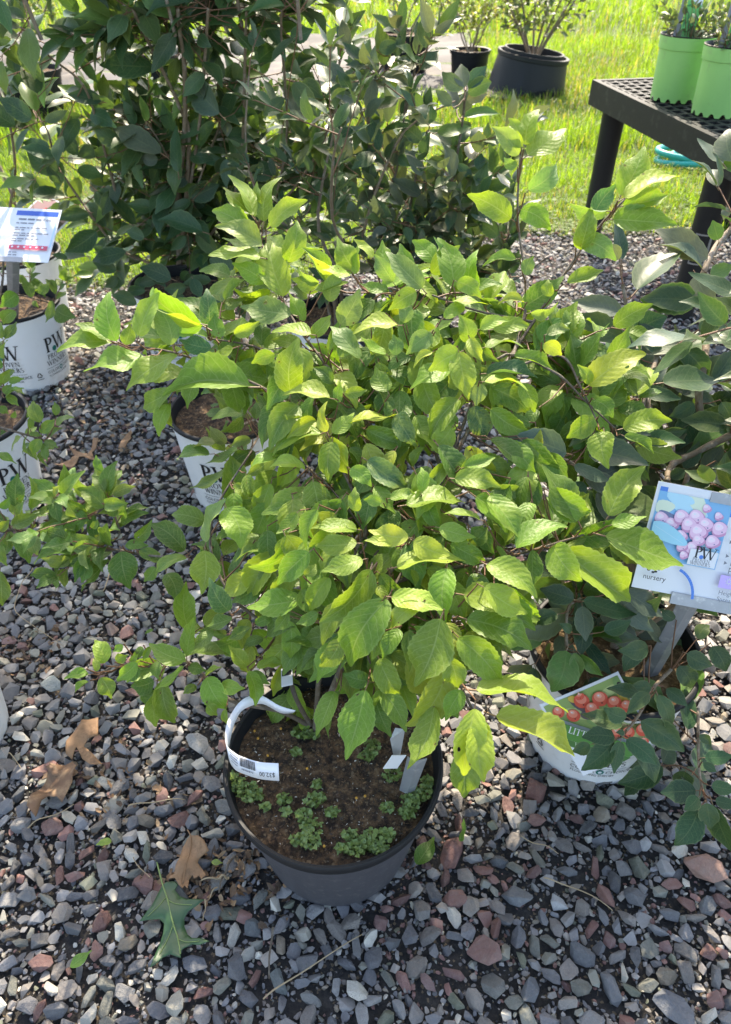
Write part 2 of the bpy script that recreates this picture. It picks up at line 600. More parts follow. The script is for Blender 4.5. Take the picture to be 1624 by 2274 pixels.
def glyph(ch):
    th, tn = 0.16, 0.065
    Q = []

    def bar(x0, y0, x1, y1, w):
        Q.append([(x0 - w / 2, y0), (x0 + w / 2, y0), (x1 + w / 2, y1), (x1 - w / 2, y1)])

    def rect(x0, y0, x1, y1):
        Q.append([(x0, y0), (x1, y0), (x1, y1), (x0, y1)])

    def ser(x, y, h=0.15):
        rect(x - h, y, x + h, y + 0.05)

    def arc(cx, cy, rx, ry, a0, a1, w=th, t=tn, n=10):
        for i in range(n):
            b0, b1 = rad(a0 + (a1 - a0) * i / n), rad(a0 + (a1 - a0) * (i + 1) / n)
            Q.append([(cx + rx * math.cos(b0), cy + ry * math.sin(b0)), (cx + rx * math.cos(b1), cy + ry * math.sin(b1)),
                      (cx + (rx - w) * math.cos(b1), cy + (ry - t) * math.sin(b1)), (cx + (rx - w) * math.cos(b0), cy + (ry - t) * math.sin(b0))])
    adv = 0.8
    if ch in 'PR':
        bar(.2, 0, .2, 1, th); ser(.2, 0); ser(.2, .95); arc(.28, .74, .36, .26, -90, 90, th); adv = .72
        if ch == 'R':
            bar(.72, 0, .42, .49, th); ser(.74, 0, .1); adv = .86
    elif ch == 'O':
        arc(.48, .5, .45, .52, 0, 360, th, tn, 20); adv = .98
    elif ch == 'C':
        arc(.48, .5, .45, .52, 50, 310, th, tn, 18); adv = .88
    elif ch == 'V':
        bar(.45, 0, .12, 1, th); bar(.45, 0, .78, 1, tn); ser(.12, .95); ser(.78, .95); adv = .88
    elif ch == 'W':
        bar(.36, 0, .08, 1, th); bar(.36, 0, .66, 1, tn); bar(.88, 0, .6, 1, th); bar(.88, 0, 1.18, 1, tn)
        ser(.08, .95); ser(.62, .95); ser(1.18, .95); adv = 1.26
    elif ch == 'E':
        bar(.2, 0, .2, 1, th); rect(.08, 0, .68, .06); rect(.2, .48, .58, .54); rect(.08, .94, .66, 1)
        rect(.63, 0, .68, .22); rect(.61, .8, .66, 1); rect(.54, .4, .58, .62); adv = .76
    elif ch == 'N':
        bar(.15, 0, .15, 1, tn); bar(.82, 0, .15, 1, th); bar(.82, 0, .82, 1, tn); ser(.15, 0); ser(.12, .95); ser(.82, .95); adv = .98
    elif ch == 'I':
        bar(.2, 0, .2, 1, th); ser(.2, 0); ser(.2, .95); adv = .42
    elif ch == 'L':
        bar(.2, 0, .2, 1, th); ser(.2, .95); rect(.06, 0, .66, .06); rect(.61, 0, .66, .25); adv = .7
    elif ch == 'T':
        bar(.4, 0, .4, 1, th); ser(.4, 0); rect(.04, .94, .76, 1); rect(.04, .78, .09, 1); rect(.71, .78, .76, 1); adv = .8
    elif ch == 'S':
        arc(.36, .745, .27, .255, 40, 270, .13, .08, 12); arc(.36, .27, .29, .27, 90, -140, .13, .08, 12); adv = .7
    elif ch == ' ':
        adv = .4
    return Q, adv


def serif_flat(s, size):
    V, T, x, n = [], [], 0.0, 0
    for ch in s:
        Q, adv = glyph(ch)
        for q in Q:
            V += [((p[0] + x) * size, p[1] * size) for p in q]
            T += [(n, n + 1, n + 2), (n, n + 2, n + 3)]
            n += 4
        x += adv
    return np.array(V).reshape(-1, 2), np.array(T, dtype=int).reshape(-1, 3), x * size


def disc_flat(cx, cy, rx, ry=None, n=16):
    ry = ry or rx
    V = [(cx, cy)] + [(cx + rx * math.cos(2 * math.pi * i / n), cy + ry * math.sin(2 * math.pi * i / n)) for i in range(n)]
    return np.array(V), np.array([(0, 1 + i, 1 + (i + 1) % n) for i in range(n)])


def rect_flat(x0, y0, x1, y1, nx=1):
    V, T = [], []
    for i in range(nx + 1):
        x = x0 + (x1 - x0) * i / nx
        V += [(x, y0), (x, y1)]
    for i in range(nx):
        T += [(2 * i, 2 * i + 2, 2 * i + 3), (2 * i, 2 * i + 3, 2 * i + 1)]
    return np.array(V), np.array(T)


class Print:
    """flat print in layers; each layer sits a hair above the one below; lay() bends it on to its surface"""

    def __init__(self, z0=0.0003, dz=0.00012):
        self.items, self.z, self.dz = [], z0, dz

    def put(self, V, T, mat, dx=0, dy=0):
        self.items.append((np.asarray(V, float) + (dx, dy), T, mat, self.z))
        self.z += self.dz
        return self

    def rect(self, x0, y0, x1, y1, mat, nx=1):
        return self.put(*rect_flat(x0, y0, x1, y1, nx), mat)

    def disc(self, cx, cy, r, mat, ry=None, n=16):
        return self.put(*disc_flat(cx, cy, r, ry, n), mat)

    def poly(self, pts, mat):
        return self.put(np.array(pts), np.array([(0, i, i + 1) for i in range(1, len(pts) - 1)]), mat)

    def text(self, s, size, x, y, mat, flip=False):
        V, T = text_flat(s, size)
        if flip:
            V = -V
        return self.put(V, T, mat, x, y)

    def serif(self, s, size, x, y, mat, centre=False):
        V, T, w = serif_flat(s, size)
        return self.put(V, T, mat, x - (w / 2 if centre else 0), y)

    def build(self, name, lay, parent):
        mats = []
        mb = MB()
        for V, T, m, z in self.items:
            if m not in mats:
                mats.append(m)
            # separate strokes of one word overlap: lift each triangle pair a little
            Pn = []
            for i, (x, y) in enumerate(V):
                Pn.append(lay(x, y, z + (i // 4 % 5) * 1.2e-5))
            mb.add(Pn, T, mats.index(m))
        return mb.build(name, mats, parent)


# ------------------------------------------------------------------ leaves
def leaf_proto(W=0.5, fold=0.35, droop=0.5, wave=0.03, serr=0.05, nL=18, tipsharp=1.0, petiole=0.14, seed=0, twist=0.0, side=0.0):
    r = random.Random(seed)
    ph = r.uniform(0, 6.28)
    ph2 = r.uniform(0, 6.28)
    cols = [-1, -0.55, 0, 0.55, 1]
    V, UV = [], []
    ang, y, z = 0.0, 0.0, 0.0
    wmax = 0
    ws = []
    for i in range(nL + 1):
        t = i / nL
        w = (t ** 0.64) * ((1 - t) ** 0.92)
        if t > 0.68:
            w *= 1 - 0.40 * tipsharp * math.sin((t - 0.68) / 0.32 * math.pi)
        ws.append(w)
    wmax = max(ws)
    for i in range(nL + 1):
        t = i / nL
        if i > 0:
            ang = -droop * (t ** 1.3)
            y += math.cos(ang) / nL
            z += math.sin(ang) / nL
        w = ws[i] / wmax * W / 2
        if 0 < i < nL:
            w *= 1 + serr * (1 if i % 2 else -1) + 0.04 * math.sin(t * 9 + ph2)
        w = max(w, 0.004)
        xs = side * math.sin(t * math.pi) * 0.12
        tw = twist * t
        for c in cols:
            x = c * w
            fz = abs(c) * w * math.tan(fold) + wave * math.sin(t * 8 + ph + c * 1.3) * abs(c) * (w / (W / 2 + 1e-6))
            x2 = x * math.cos(tw) - fz * math.sin(tw)
            z2 = x * math.sin(tw) + fz * math.cos(tw)
            V.append((x2 + xs, y + z2 * math.sin(-ang), z + z2 * math.cos(ang)))
            UV.append((0.5 + c / 2, t))
    T, MI = [], []
    nc = len(cols)
    for i in range(nL):
        for k in range(nc - 1):
            a = i * nc + k
            T += [(a, a + 1, a + nc + 1), (a, a + nc + 1, a + nc)]
            MI += [0, 0]
    V = np.array(V)
    tip = V[nL * nc + 2]
    a = math.atan2(tip[2], tip[1])
    L = math.hypot(tip[1], tip[2])
    R = np.array([[1, 0, 0], [0, math.cos(a), math.sin(a)], [0, -math.sin(a), math.cos(a)]])
    V = (V @ R.T) / L
    n0 = len(V)
    pv, pr = [], 0.011
    for j, (py, pz) in enumerate(((0.02, 0.0), (-petiole, -0.03 * petiole / 0.14))):
        for k in range(4):
            an = k * math.pi / 2 + 0.78
            pv.append((pr * math.cos(an), py, pz + pr * math.sin(an) - 0.004))
    V = np.concatenate([V, np.array(pv)])
    UV += [(0.5, 0.0)] * 8
    for k in range(4):
        k2 = (k + 1) % 4
        T += [(n0 + k, n0 + k2, n0 + 4 + k2), (n0 + k, n0 + 4 + k2, n0 + 4 + k)]
        MI += [1, 1]
    return dict(V=V, T=np.array(T), UV=np.array(UV), MI=np.array(MI), W=W, mesh={})


SOFT = [leaf_proto(W=w, fold=f, droop=d, wave=wv, serr=0.032, nL=26, seed=i, twist=tw, side=s) for i, (w, f, d, wv, tw, s) in enumerate([
    (.50, .22, .55, .045, .20, .5), (.46, .30, .95, .035, -.25, -.5), (.50, .15, .40, .060, .35, .3), (.44, .40, 1.15, .04, .0, .7),
    (.47, .25, -.35, .05, -.35, -.6), (.50, .35, .8, .06, .4, .1), (.43, .55, .7, .045, -.2, .6), (.48, .12, 1.0, .07, .2, -.7),
    (.46, .28, 1.4, .045, -.4, .4), (.52, .2, .25, .06, .1, -.3), (.42, .7, .9, .05, .3, .5), (.48, .3, .6, .08, -.5, -.4)])]
SLIM = [leaf_proto(W=w, fold=f, droop=d, wave=wv, serr=0.03, nL=14, tipsharp=.6, seed=40 + i, twist=tw, side=s, petiole=.16) for i, (w, f, d, wv, tw, s) in enumerate([
    (.44, .2, .4, .02, .1, .4), (.46, .3, .7, .02, -.1, -.4), (.42, .15, -.2, .03, .2, .2), (.48, .35, .3, .02, 0, -.3),
    (.40, .45, .6, .03, -.2, .5), (.46, .1, .9, .03, .15, -.5), (.5, .25, .2, .02, 0, 0)])]
TINY = [leaf_proto(W=w, fold=f, droop=d, wave=.02, serr=0.0, nL=6, tipsharp=.5, seed=70 + i) for i, (w, f, d) in enumerate([
    (.5, .3, .4), (.46, .2, .7), (.54, .4, .1), (.42, .3, -.3)])]


def frame(base, tip, nrm, length=None, wscale=1.0):
    y = (tip - base)
    L = y.length if length is None else length
    y = y.normalized()
    n = (nrm - y * nrm.dot(y))
    n = n.normalized() if n.length > 1e-5 else y.orthogonal().normalized()
    x = y.cross(n)
    m = Matrix(((x.x * L * wscale, y.x * L, n.x * L, base.x), (x.y * L * wscale, y.y * L, n.y * L, base.y),
                (x.z * L * wscale, y.z * L, n.z * L, base.z), (0, 0, 0, 1)))
    return m


def hand_leaf(bu, bv, tu, tv, w, depth, ratio=0.5, dd=None, r=rng):
    """a leaf whose base and tip were read off the photograph, at its own distance"""
    lpx = math.hypot(tu - bu, tv - bv)
    Lm = lpx * depth / FPX
    dd = r.uniform(-0.32, 0.32) * Lm if dd is None else dd * Lm
    b, t = PX(bu, bv, depth), PX(tu, tv, depth + dd)
    mid = (b + t) / 2
    y = (t - b).normalized()
    view = (C0 - mid).normalized()
    n0 = (view - y * view.dot(y)).normalized()
    s = y.cross(n0)
    obs = w / max(lpx, 1)
    ws = 1.0
    c = obs / ratio
    if c > 1:
        ws, c = min(c, 1.45), 1.0
    c = max(c, 0.3)
    roll = math.acos(c)
    n1 = n0 * math.cos(roll) + s * math.sin(roll)
    n2 = n0 * math.cos(roll) - s * math.sin(roll)
    n = n1 if (n1.z > n2.z) != (r.random() < 0.1) else n2
    return frame(b, t, n, None, ws)


def jit(c, r, v=0.18, h=0.10):
    k = 1 + r.uniform(-v, v)
    return (c[0] * k * (1 + r.uniform(-h, h) * 1.6), c[1] * k, c[2] * k * (1 + r.uniform(-h, h)))


def grow_twig(p0, direc, length, leaf_len, nleaf, r, leaves, twigs, up=0.25, hang=0.0, rosette=3, normal_up=1.0, rad0=0.0016, lit=None):
    """a young shoot with alternate leaves and a rosette at its end"""
    d = direc.normalized()
    pts = [p0]
    n = 5
    for i in range(n):
        d = (d + Vector((r.uniform(-.18, .18), r.uniform(-.18, .18), r.uniform(-.14, .14) + up * 0.22 - hang * 0.25))).normalized()
        pts.append(pts[-1] + d * length / n)
    twigs.append((pts, rad0, rad0 * 0.55))
    total = nleaf + rosette
    for j in range(total):
        if j < nleaf:
            f = 0.15 + 0.8 * j / max(nleaf, 1)
            k = min(int(f * n), n - 1)
            p = pts[k].lerp(pts[k + 1], f * n - k)
            t = (pts[k + 1] - pts[k]).normalized()
            spread = r.uniform(0.75, 1.15)
        else:
            p, t = pts[-1], (pts[-1] - pts[-2]).normalized()
            spread = r.uniform(0.35, 0.85)
        az = j * 2.4 + r.uniform(-.5, .5)
        a = t.orthogonal().normalized()
        b = t.cross(a)
        out = a * math.cos(az) + b * math.sin(az)
        ld = (t * math.cos(spread) + out * math.sin(spread)).normalized()
        ld = (ld + Vector((0, 0, -hang * r.uniform(.3, 1.0)))).normalized()
        L = leaf_len * r.uniform(0.65, 1.12) * (0.8 if j >= nleaf else 1)
        b0 = p + ld * L * 0.14
        nv = Vector((r.uniform(-.5, .5), r.uniform(-.5, .5), normal_up)) + t * 0.5
        if lit is not None:
            nv += lit
        leaves.append(frame(b0, b0 + ld, nv, L))


def frame_px(m):
    """size in pixels of a leaf and whether it is in the picture"""
    b = m.translation
    t = m @ Vector((0, 1, 0))
    pb, pt = proj(b), proj(t)
    if pb is None or pt is None:
        return 0
    x, y = (pb[0] + pt[0]) / 2, (pb[1] + pt[1]) / 2
    if not (-40 < x < 1664 and -30 < y < 2310):
        return 0
    return (t - b).length / pb[2] * FPX


def leaf_set(root, entries, protos, mat, mat_b, limit=300, single_min=9):
    """entries: (matrix, colour, priority). The largest in the photograph become objects, the rest one mass."""
    sc = sorted(entries, key=lambda e: -(e[2] + frame_px(e[0])))
    singles = [e for e in sc[:limit] if frame_px(e[0]) >= single_min]
    ids = set(id(e) for e in singles)
    rest = [e for e in sc if id(e) not in ids]
    inv = Matrix.Translation(-root.location)
    for m, c, _ in singles:
        pr = protos[rng.randrange(len(protos))]
        me = pr['mesh'].get(mat.name)
        if me is None:
            me = np_mesh("leaf", pr['V'], pr['T'], [mat, M['petiole']], uv=pr['UV'], mi=pr['MI'], smooth=True)
            pr['mesh'][mat.name] = me
        o = bpy.data.objects.new("leaf", me)
        COL.objects.link(o)
        o.parent = root
        o.matrix_basis = inv @ m
        o.color = (*c, 1)
    if rest:
        VV, TT, UU, CC, MM, n = [], [], [], [], [], 0
        for m, c, _ in rest:
            pr = protos[rng.randrange(len(protos))]
            A = np.array((inv @ m))
            V = pr['V'] @ A[:3, :3].T + A[:3, 3]
            VV.append(V); TT.append(pr['T'] + n); UU.append(pr['UV']); MM.append(pr['MI'])
            CC.append(np.tile(np.array(c), (len(V), 1)))
            n += len(V)
        me = np_mesh("leaves", np.concatenate(VV), np.concatenate(TT), [mat_b, M['petiole']], uv=np.concatenate(UU),
                     col=np.concatenate(CC), mi=np.concatenate(MM), smooth=True)
        o = bpy.data.objects.new("leaves", me)
        COL.objects.link(o)
        o.parent = root
        o['kind'] = 'stuff'
    return len(singles), len(rest)


def twig_mesh(root, twigs, mat, name="twigs"):
    if not twigs:
        return
    mb = MB()
    for pts, r0, r1 in twigs:
        k = len(pts)
        mb.tube([p - root.location for p in pts], [r0 + (r1 - r0) * i / (k - 1) for i in range(k)], 4, cap=False)
    o = mb.build(name, mat, root, smooth=True)
    o['kind'] = 'stuff'


def branch(root, pts, r0, r1, mat, sides=7, sub=5):
    P = catmull(pts, sub)
    mb = MB()
    k = len(P)
    rr = random.Random(int(abs(P[0].x * 1e4)) + k)
    mb.tube([p - root.location for p in P], [(r0 + (r1 - r0) * i / (k - 1)) * (1 + rr.uniform(-.08, .12)) for i in range(k)], sides)
    mb.build("branch", mat, root, smooth=True)
    return P


def interp(ctrl):
    A = np.array(ctrl, float)

    def f(u, v):
        d2 = (A[:, 0] - u) ** 2 + (A[:, 1] - v) ** 2 + 400
        w = 1 / d2 ** 1.3
        return float((w * A[:, 2]).sum() / w.sum())
    return f


# ------------------------------------------------------------------ pots
def scallop(n, depth):
    return lambda i, a, z: z + (depth * (0.5 + 0.5 * math.cos(n * a)) ** 0.6 if i in (0,) else 0)


def soil_part(root, r, z, mat, seed=0, bump=0.006):
    mb = MB()
    rings, seg = 22, 56
    V, T = [(0, 0, z)], []
    for i in range(1, rings + 1):
        for k in range(seg):
            a = 2 * math.pi * k / seg
            rr = r * i / rings
            x, y = rr * math.cos(a), rr * math.sin(a)
            nz = mnoise.fractal(Vector((x * 40 + seed, y * 40, seed)), 0.9, 2.0, 4) * bump + mnoise.noise(Vector((x * 9 + seed, y * 9, 3))) * bump
            V.append((x, y, z + nz))
    for k in range(seg):
        T.append((0, 1 + k, 1 + (k + 1) % seg))
    for i in range(rings - 1):
        for k in range(seg):
            a, b = 1 + i * seg + k, 1 + i * seg + (k + 1) % seg
            T += [(a, a + seg, b + seg), (a, b + seg, b)]
    mb.add(V, T)
    return mb.build("soil", mat, root, smooth=True)


def logo_print(pr, x0, H):
    """the grower's mark as it is printed on the white pots, centred on x0"""
    s = H
    ink, teal = M['ink'], M['teal_ink']
    pr.serif("P", .046 * s / .24, x0 - .042, .118, ink)
    pr.serif("W", .046 * s / .24, x0 - .008, .118, ink)
    pr.disc(x0 - .008, .123, .0085, teal, .0085, 14)
    pr.serif("PROVEN", .0155, x0, .096, ink, True)
    pr.serif("WINNERS", .0155, x0, .076, ink, True)
    pr.rect(x0 - .052, .0675, x0 + .052, .0685, ink, 8)
    pr.text("COLOR", .0135, x0 - .052, .052, ink)
    pr.disc(x0 + .004, .0565, .0075, teal, None, 10)
    pr.disc(x0 + .004, .0565, .004, M['paper'], None, 6)
    pr.text("CHOICE", .0135, x0 + .014, .052, ink)
    pr.text("FLOWERING SHRUBS", .0088, x0 - .050, .041, ink)
    # recycling triangle
    x, y, q = x0 + .088, .055, .011
    for k in range(3):
        a = rad(90 + 120 * k)
        b = rad(90 + 120 * (k + 1))
        p0, p1 = Vector((x + q * math.cos(a), y + q * math.sin(a))), Vector((x + q * math.cos(b), y + q * math.sin(b)))
        d = (p1 - p0)
        nrm = Vector((-d.y, d.x)).normalized() * .0016
        a0, a1 = p0 + d * .15, p0 + d * .85
        pr.poly([tuple(a0 - nrm), tuple(a1 - nrm), tuple(a1 + nrm), tuple(a0 + nrm)], ink)
    pr.rect(x - .010, y - .014, x + .012, y - .012, ink)


def white_pot(root, rot=0.0, rt=.130, rb=.104, H=.24, logos=(0,), rim_mat='black', scal=True):
    """white nursery pot on root: body (outer wall), black inside and rim, lettering"""
    mb = MB()
    prof = [(rb, 0.0), (rb + (rt - rb) * .06, H * .06), (rb + (rt - rb) * .5, H * .5), (rt - .003, H * .93), (rt, H * .935), (rt + .001, H - .006)]
    mb.lathe(prof, 96, 0, scallop(26, .010) if scal else None)
    mb.lathe([(rb - .006, .012), (0.001, .012)], 48, 0)
    body = mb.build("pot", M['white_pot'], root)
    autosmooth(body, 50)
    mb = MB()
    mb.lathe([(rt + .001, H - .007), (rt + .004, H - .004), (rt + .004, H + .001), (rt + .001, H + .004), (rt - .004, H + .003), (rt - .006, H - .004),
              (rt - .008, H * .85), (rb + .002, .05)], 72)
    autosmooth(mb.build("rim", M[rim_mat], body), 60)
    def lay(x, y, z):
        r = rb + (rt - rb) * y / H
        th = rot + x / rt
        return ((r + z + .0006) * math.cos(th), (r + z + .0006) * math.sin(th), y)
    for x0 in logos:
        pr = Print(.0005, .00006)
        logo_print(pr, x0, H)
        pr.build("lettering", lay, body)
    return body


def face(root_loc, extra=0.0):
    """angle of the side of a pot that faces the camera"""
    return math.atan2(-root_loc[1], -root_loc[0]) + extra


# ------------------------------------------------------------------ the ground: gravel bed, lawn, weed fabric
def lawn_edge(x):
    t = min(max((x + .7) / 1.5, 0), 1)
    t = t * t * (3 - 2 * t)
    return 2.62 + .62 * t + .10 * mnoise.noise(Vector((x * 1.7, 3.1, 0))) + .05 * mnoise.noise(Vector((x * 6, 8.1, 0)))


mb = MB()
N = 90
xs, ys = np.linspace(-3.5, 3.5, N), np.linspace(-1.2, 4.6, N)
V = [(x, y, .004 * mnoise.noise(Vector((x * 5, y * 5, 0))) - .004) for y in ys for x in xs]
T = []
for j in range(N - 1):
    for i in range(N - 1):
        a = j * N + i
        T += [(a, a + 1, a + N + 1), (a, a + N + 1, a + N)]
mb.add(V, T)
bed = mb.build("gravel_bed", M['bed'], smooth=True)
tag(bed, "grey slate gravel bed under the potted shrubs", kind='structure')

mb = MB()
XS = np.linspace(-3.4, 3.4, 70)
V, T = [], []
rows = [0, .05, .15, .4, 1, 2, 4, 8, 20, 60, 200]
XS2 = [-120, -30] + list(XS) + [30, 120]
for dy in rows:
    for x in XS2:
        xc = min(max(x, -3.4), 3.4)
        V.append((x, lawn_edge(xc) + dy - .05, (.006 if dy else -.012) + (.01 * mnoise.noise(Vector((x * 2, dy * 3, 5))) if 0.1 < dy < 10 else 0)))
n = len(XS2)
for j in range(len(rows) - 1):
    for i in range(n - 1):
        a = j * n + i
        T += [(a, a + 1, a + n + 1), (a, a + n + 1, a + n)]
mb.add(V, T)
lawn = mb.build("lawn", M['lawn'], smooth=True)
tag(lawn, "sunny lawn behind the gravel bed", kind='structure')
mb = MB()
mb.poly([(-120, -120, -.03), (120, -120, -.03), (120, 4.55, -.03), (-120, 4.55, -.03)])
g = mb.build("ground", M['bed'])
tag(g, "bare ground around the gravel bed", kind='structure')

# grass blades, shared out by distance
def blades(n, y0, y1, xw, hmin, hmax, wid, seed, keep=None):
    r = np.random.default_rng(seed)
    y = r.uniform(y0, y1, n)
    x = r.uniform(-1, 1, n) * (xw[0] + (xw[1] - xw[0]) * (y - y0) / (y1 - y0))
    ok = np.array([keep(a, b) for a, b in zip(x, y)]) if keep else np.ones(n, bool)
    x, y = x[ok], y[ok]
    n = len(x)
    patch = np.array([mnoise.noise(Vector((a * 1.1, b * 1.1, 2.0))) + .6 * mnoise.noise(Vector((a * 3.7, b * 3.7, 6.0))) for a, b in zip(x, y)])
    h = r.uniform(hmin, hmax, n) * (1 + .55 * patch)
    az = r.uniform(0, 2 * np.pi, n)
    lean = r.uniform(.1, .85, n) * h
    w = wid * r.uniform(.6, 1.3, n)
    fx, fy = np.cos(az), np.sin(az)
    sx, sy = -fy, fx
    B = np.stack([x, y, np.zeros(n)], 1)
    S = np.stack([sx * w, sy * w, np.zeros(n)], 1)
    Fv = np.stack([fx, fy, np.zeros(n)], 1)
    mid = B + Fv * (lean * .35)[:, None] + np.stack([0 * h, 0 * h, h * .6], 1)
    tip = B + Fv * lean[:, None] + np.stack([0 * h, 0 * h, h * (1 - .25 * lean / h)], 1)
    Vv = np.stack([B - S, B + S, mid - S * .8, mid + S * .8, tip], 1).reshape(-1, 3)
    o = (np.arange(n) * 5)[:, None]
    Tt = np.concatenate([o + (0, 1, 3), o + (0, 3, 2), o + (2, 3, 4)], 1).reshape(-1, 3)
    t = r.random(n)
    c1, c2, c3 = np.array((.13, .235, .025)), np.array((.20, .33, .045)), np.array((.36, .33, .13))
    col = c1 + (c2 - c1) * t[:, None]
    dry = (r.random(n) < np.clip(.15 - .25 * patch, .02, .5))
    col[dry] = c3 * r.uniform(.7, 1.2, (dry.sum(), 1))
    col *= r.uniform(.65, 1.3, (n, 1)) * np.clip(1 + .35 * patch, .6, 1.5)[:, None]
    return Vv, Tt, np.repeat(col, 5, 0)


def fabric_in(x, y):
    return 5.7 < y + .25 * mnoise.noise(Vector((x * 1.5, 0, 7))) < 8.5 and x < .95 + .12 * mnoise.noise(Vector((y * 3, 4, 1)))


parts = [blades(72000, 2.5, 4.4, (2.7, 3.4), .025, .075, .0017, 3, lambda x, y: y > lawn_edge(x) - .06 + .10 * rng.random() ** 2),
         blades(66000, 4.4, 8.5, (3.4, 5.6), .05, .14, .0030, 4, lambda x, y: not fabric_in(x, y)),
         blades(34000, 8.5, 16, (4.6, 8.5), .07, .19, .0055, 5)]
# clover and low broad weeds near the edge
def clover(n, seed):
    r = np.random.default_rng(seed)
    Vs, Ts, Cs, k = [], [], [], 0
    for _ in range(n):
        x = r.uniform(-1.9, 1.9)
        y = lawn_edge(x) + r.exponential(.45) - .05
        z = r.uniform(.012, .045)
        s = r.uniform(.006, .013)
        a0 = r.uniform(0, 6.28)
        c = np.array((.12, .20, .03)) * r.uniform(.7, 1.5)
        for j in range(3):
            a = a0 + j * 2.09
            d = np.array((math.cos(a), math.sin(a), r.uniform(-.1, .35)))
            sd_ = np.array((-math.sin(a), math.cos(a), 0)) * .55
            p = np.array((x, y, z))
            Vs += [p, p + (d * .6 - sd_) * s, p + d * s * 1.1, p + (d * .6 + sd_) * s]
            Ts += [(k, k + 1, k + 2), (k, k + 2, k + 3)]
            Cs += [c] * 4
            k += 4
    return np.array(Vs), np.array(Ts), np.array(Cs)


parts.append(clover(4200, 9))
VV, TT, CC, n = [], [], [], 0
for a, b, c in parts:
    VV.append(a); TT.append(b + n); CC.append(c)
    n += len(a)
me = np_mesh("grass", np.concatenate(VV), np.concatenate(TT), M['grass'], col=np.concatenate(CC))
go = bpy.data.objects.new("grass", me)
COL.objects.link(go)
tag(go, "long bright green grass of the lawn", 'grass', kind='stuff')

mb = MB()
nx, ny = 60, 26
V, T = [], []
for j in range(ny):
    for i in range(nx):
        x, y = -7 + 8.0 * i / (nx - 1), 5.65 + 2.9 * j / (ny - 1)
        if i == nx - 1:
            x += .12 * mnoise.noise(Vector((y * 3, 4, 1)))
        if j == 0:
            y -= .2 * mnoise.noise(Vector((x * 1.5, 0, 7)))
        V.append((x, y, .03 + .075 * mnoise.noise(Vector((x * 2.2, y * 3.5, 0))) + .02 * mnoise.noise(Vector((x * 7, y * 9, 0)))))
for j in range(ny - 1):
    for i in range(nx - 1):
        a = j * nx + i
        T += [(a, a + 1, a + nx + 1), (a, a + nx + 1, a + nx)]
mb.add(V, T)
fb = mb.build("weed_fabric", M['fabric'], smooth=True)
tag(fb, "wrinkled dark weed fabric laid across the lawn", kind='structure')

# ------------------------------------------------------------------ stones
def stone_protos(n, seed, bevel=0.0):
    r = random.Random(seed)
    out = []
    for k in range(n):
        bm = bmesh.new()
        asp, th = r.uniform(.42, .92), r.uniform(.18, .46)
        m = r.randint(6, 9)
        for i in range(m):
            a = 2 * math.pi * (i + r.uniform(-.35, .35)) / m
            q = r.uniform(.72, 1.0)
            zz = r.uniform(-1, 1)
            sh = 1 if abs(zz) < .6 else .82
            bm.verts.new((math.cos(a) * q * sh * .5, math.sin(a) * q * asp * sh * .5, zz * th * .5))
        for i in range(4):
            bm.verts.new((r.uniform(-.3, .3), r.uniform(-.3, .3) * asp, (1 if i % 2 else -1) * th * .5))
        res = bmesh.ops.convex_hull(bm, input=bm.verts)
        bmesh.ops.delete(bm, geom=[g for g in res["geom_interior"] if isinstance(g, bmesh.types.BMVert)], context='VERTS')
        if bevel:
            bmesh.ops.dissolve_limit(bm, angle_limit=rad(12), verts=bm.verts, edges=bm.edges)
            bmesh.ops.bevel(bm, geom=bm.edges[:], offset=bevel, segments=1, affect='EDGES', profile=.6)
            for v in bm.verts:
                v.co += Vector(v.co).normalized() * .035 * mnoise.noise(v.co * 5.0 + Vector((k, 0, 0)))
        bmesh.ops.triangulate(bm, faces=bm.faces)
        bm.normal_update()
        bm.verts.index_update()
        out.append((np.array([v.co[:] for v in bm.verts]), np.array([[v.index for v in f.verts] for f in bm.faces])))
        bm.free()
    return out


SP = stone_protos(30, 5)
SLATE = [(.18, .178, .185), (.13, .132, .14), (.22, .215, .21), (.10, .102, .11), (.27, .26, .25), (.19, .19, .16), (.205, .185, .17), (.24, .215, .19)]
ODD = [(.20, .105, .09), (.24, .13, .11), (.17, .095, .085), (.40, .38, .33), (.30, .28, .23), (.17, .18, .13), (.24, .20, .15), (.52, .49, .42)]


def stone_col(r, red=0.0, warm=0.0):
    if r.random() < .15 + warm:
        c = ODD[3 + r.randrange(5)] if r.random() < .72 else ODD[r.randrange(3)]
    elif r.random() < red:
        c = ODD[r.randrange(3)]
    else:
        c = SLATE[r.randrange(len(SLATE))]
    k = r.uniform(.75, 1.25)
    return tuple(x * k for x in c)


POTS_XY = []   # filled before stones are dropped: (x, y, r)
MAINPOT = PZ(741, 1686, .22)
POTR = Vector((.372, .745, 0))


def dart(n_try, y0, y1, xw0, xw1, smin, smax, seed, power=2.0, cell=.05):
    r = random.Random(seed)
    grid, out = {}, []
    for s in sorted((smin + (smax - smin) * r.random() ** power for _ in range(n_try)), reverse=True):
        y = y0 + (y1 - y0) * r.random()
        xw = xw0 + (xw1 - xw0) * (y - y0) / (y1 - y0)
        x = r.uniform(-xw, xw)
        gx, gy = int(x // cell), int(y // cell)
        if any((a - x) ** 2 + (b - y) ** 2 < (.275 * (t + s)) ** 2
               for i in (-1, 0, 1) for j in (-1, 0, 1) for (a, b, t) in grid.get((gx + i, gy + j), ())):
            continue
        grid.setdefault((gx, gy), []).append((x, y, s))
        out.append((x, y, s))
    return out


def in_pot(x, y):
    return any((x - a) ** 2 + (y - b) ** 2 < (c - .012) ** 2 for a, b, c in POTS_XY)


